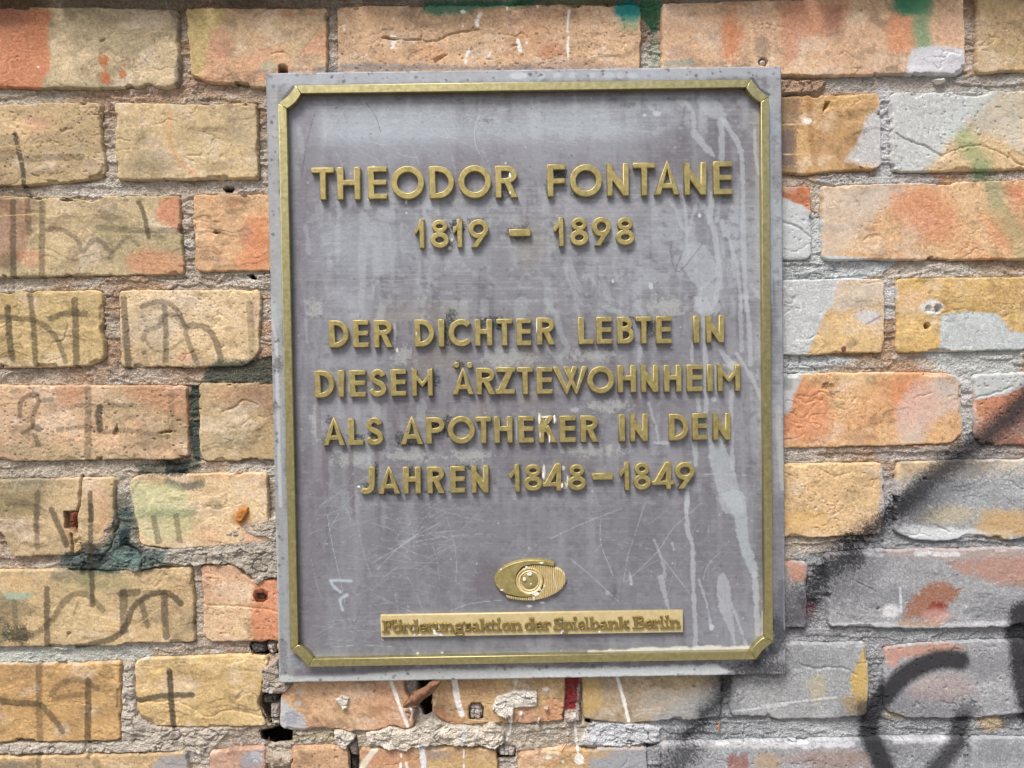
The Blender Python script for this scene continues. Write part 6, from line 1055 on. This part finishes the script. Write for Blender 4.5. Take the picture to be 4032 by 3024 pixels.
# ------------------------------------------------------------------ wooden plugs, rusty iron, leaf
def lumpy(name, poly_c, pts, y0, y1, m, seed, label, cat, group=None, cracks=True):
    p = cv(poly_c, pts); a = np.array(p); xs_ = np.arange(a[:, 0].min() - 4, a[:, 0].max() + 5, 2.2); ys_ = np.arange(a[:, 1].min() - 4, a[:, 1].max() + 5, 2.2)
    gx_, gy_ = np.meshgrid(xs_, ys_); X_, Y_ = gx_.ravel(), gy_.ravel(); d = sdf(X_, Y_, p) + 2 * fbm(X_, Y_, 14, 14, 2, seed)
    F_, u = grid_faces(len(xs_), len(ys_), d < 5); X_, Y_, d = X_[u], Y_[u], d[u]
    hh = np.sqrt(np.clip(-d / 9, 0, 1)) * (y1 - y0) + .0006 * fbm(X_, Y_, 12, 12, 2, seed + 1)
    if cracks:
        gxx = np.minimum(np.abs((X_ + 12 * fbm(X_, Y_, 26, 26, 2, seed + 3)) % 19 - 9.5), np.abs((Y_ + 12 * fbm(X_, Y_, 26, 26, 2, seed + 2)) % 23 - 11.5)); hh = hh - .0022 * (1 - sst(.3, 2.2, gxx)) * sst(-1, -4, d)
    hh = np.where(d > 1, -.004, hh)
    yv = -(y0 + hh); cx, cy = px2m(a[:, 0].mean(), a[:, 1].mean(), -y1)
    x_, z_ = P(X_, Y_, -y1); o = bpy.data.objects.new(name, mesh_np(name, np.stack([x_ - cx, yv + y1, z_ - cy], 1), F_, m)); o.location = (cx, -y1, cy); C.objects.link(o)
    o['label'] = label; o['category'] = cat
    if group: o['group'] = group
GP = 'wooden plugs in the wall holes'
lumpy('wooden_plug', 'B0', [(1705, 310), (1725, 295), (1805, 298), (1812, 400), (1790, 428), (1705, 420)], -.009, -.003, M['wood'], 41, 'grey cracked wooden plug in the arched hole just under the plaque', 'wooden plug', GP)
lumpy('wooden_plug', 'B0', [(1925, 650), (1960, 640), (2068, 660), (2060, 720), (1940, 715)], -.007, -.001, M['wood'], 43, 'wide short wooden plug in the bottom mortar joint below the pale lumps', 'wooden plug', GP)
lumpy('wooden_plug', 'B0', [(738, 630), (815, 600), (822, 690), (815, 730), (760, 700)], -.010, -.003, M['wood'], 44, 'slanted splintered wooden plug beside the knobbly white mortar lump', 'wooden plug', GP)
lumpy('wooden_plug', 'B0', [(760, 720), (820, 740), (818, 830), (765, 830)], -.014, -.008, M['charred'], 45, 'dark wooden plug stub at the bottom edge of the photo', 'wooden plug', GP)
lumpy('wooden_plug', 'B0', [(122, 315), (195, 310), (202, 420), (125, 415)], -.008, -.002, M['wood'], 46, 'grey wooden plug with dark centre left of the blue-painted brick corner', 'wooden plug', GP)
lumpy('wooden_plug', 'B0', [(128, 425), (200, 425), (200, 468), (135, 468)], -.007, -.002, M['wood'], 47, 'small pale wooden plug directly above the black cavity', 'wooden plug', GP)
lumpy('wooden_plug', 'B0', [(60, 225), (140, 212), (188, 215), (190, 290), (120, 305), (70, 300)], -.013, -.006, M['charred'], 48, 'broken charred wooden plug topmost beside the plaque\'s lower left corner', 'wooden plug', GP)
lumpy('wooden_plug', 'L2', [(1588, 880), (1620, 855), (1690, 870), (1688, 925), (1620, 935)], -.009, -.002, M['charred'], 49, 'black charred wooden plug left of the plaque edge', 'wooden plug', GP)
lumpy('wooden_plug', 'L2', [(1696, 870), (1752, 865), (1755, 930), (1735, 942), (1700, 915)], -.007, -.001, M['wood'], 50, 'white-grey cracked plug squeezed between the black plug and the plaque', 'wooden plug', GP)
lumpy('wooden_plug', 'L2', [(1628, 555), (1655, 535), (1700, 550), (1690, 590), (1645, 590)], -.012, -.007, M['charred'], 51, 'dark plug in the round hole of the orange-cornered brick', 'wooden plug', GP, False)
lumpy('wooden_plug', 'T1', [(1995, 480), (2015, 465), (2045, 475), (2052, 498), (2030, 508), (2000, 505)], -.004, .001, M['pebble'], 52, 'pale plug in the drill hole above the plaque\'s upper right corner', 'wooden plug', GP, False)
lumpy('rusty_bolt', 'L2', [(428, 40), (440, 26), (475, 28), (488, 60), (486, 120), (470, 134), (430, 125)], -.004, .004, M['rust'], 53, 'dark rusty iron bolt stub sunk in the scribbled brick', 'bolt')
lumpy('rust_lump', 'L2', [(1490, 80), (1500, 30), (1530, 0), (1580, -5), (1585, 30), (1550, 90), (1520, 104)], -.001, .004, M['rusto'], 54, 'orange rusty stub in grey mortar beside the plaque', 'rusty stub', None, False)
def slab_stone(c_, pts, seed, label):
    lumpy('loose_stone', c_, pts, -.001, .003, M['pebble'], seed, label, 'stone', None, False)
slab_stone('R0', [(1140, 510), (1200, 500), (1220, 515), (1170, 535)], 61, 'small pale stone stuck in the mortar under the white spray patch')
# leaf: curled ribbon
(la, lb) = px2m(*cv('B0', [(1330, 215)])[0], -.012)
top = cv('B0', smooth_line([(1180, 300), (1215, 262), (1265, 200), (1350, 160), (1400, 118), (1475, 112)])); bot = cv('B0', smooth_line([(1184, 332), (1240, 316), (1296, 306), (1352, 256), (1424, 204), (1480, 124)]))
V, Fc = [], []; n = len(top); Mv = 6
for i in range(n):
    for j in range(Mv + 1):
        t = j / Mv; px = top[i][0] * (1 - t) + bot[i][0] * t; py = top[i][1] * (1 - t) + bot[i][1] * t
        yv = -.010 - .0055 * math.sin(math.pi * t) - .003 * math.sin(i * 1.1) * (t - .5) - .0012 * math.sin(i * 2.3 + t * 5) - .003 * i / n
        x_, z_ = px2m(px, py, yv); V.append((x_ - la, yv + .012, z_ - lb))
for i in range(n - 1):
    for j in range(Mv): k = i * (Mv + 1) + j; Fc.append((k, k + 1, k + Mv + 2, k + Mv + 1))
me = bpy.data.meshes.new('dry_leaf'); me.from_pydata(V, [], Fc); me.materials.append(M['leaf']); me.polygons.foreach_set('use_smooth', [True] * len(Fc))
lf = bpy.data.objects.new('dry_leaf', me); lf.location = (la, -.012, lb); C.objects.link(lf); md = lf.modifiers.new('thickness', 'SOLIDIFY'); md.thickness = .0004
lf['label'] = 'curled brown dry leaf caught under the bottom edge of the plaque'; lf['category'] = 'leaf'
def needle(c_, p0, p1, y, label, r=.0004):
    a_, b_ = cv(c_, [p0, p1]); x0, z0 = px2m(*a_, y); x1, z1 = px2m(*b_, y); d = Vector((x1 - x0, -.002, z1 - z0)); s_ = d.normalized().cross(Vector((0, 1, 0))).normalized() * r; u_ = Vector((0, r, 0))
    V = []
    for t in (0, .5, 1):
        for q in (s_, u_, -s_, -u_): V.append(tuple(d * t + q * (1 if t == .5 else .6)))
    Fc = [(a * 4 + i, a * 4 + (i + 1) % 4, a * 4 + 4 + (i + 1) % 4, a * 4 + 4 + i) for a in range(2) for i in range(4)] + [(3, 2, 1, 0), (8, 9, 10, 11)]
    me = bpy.data.meshes.new('dry_needle'); me.from_pydata(V, [], Fc); me.materials.append(M['needle']); o = bpy.data.objects.new('dry_needle', me); o.location = (x0, y, z0); C.objects.link(o); o['label'] = label; o['category'] = 'needle'
needle('B1', (1678, 432), (1662, 500), .001, 'short orange dry needle standing in the mortar joint under the black spray', .0009)
needle('B1', (500, 560), (420, 672), .001, 'long thin brown needle lying across the bottom mortar joint')
needle('B1', (455, 695), (280, 804), -.002, 'thin brown stalk slanting over the yellow brick at the bottom edge', .0003)
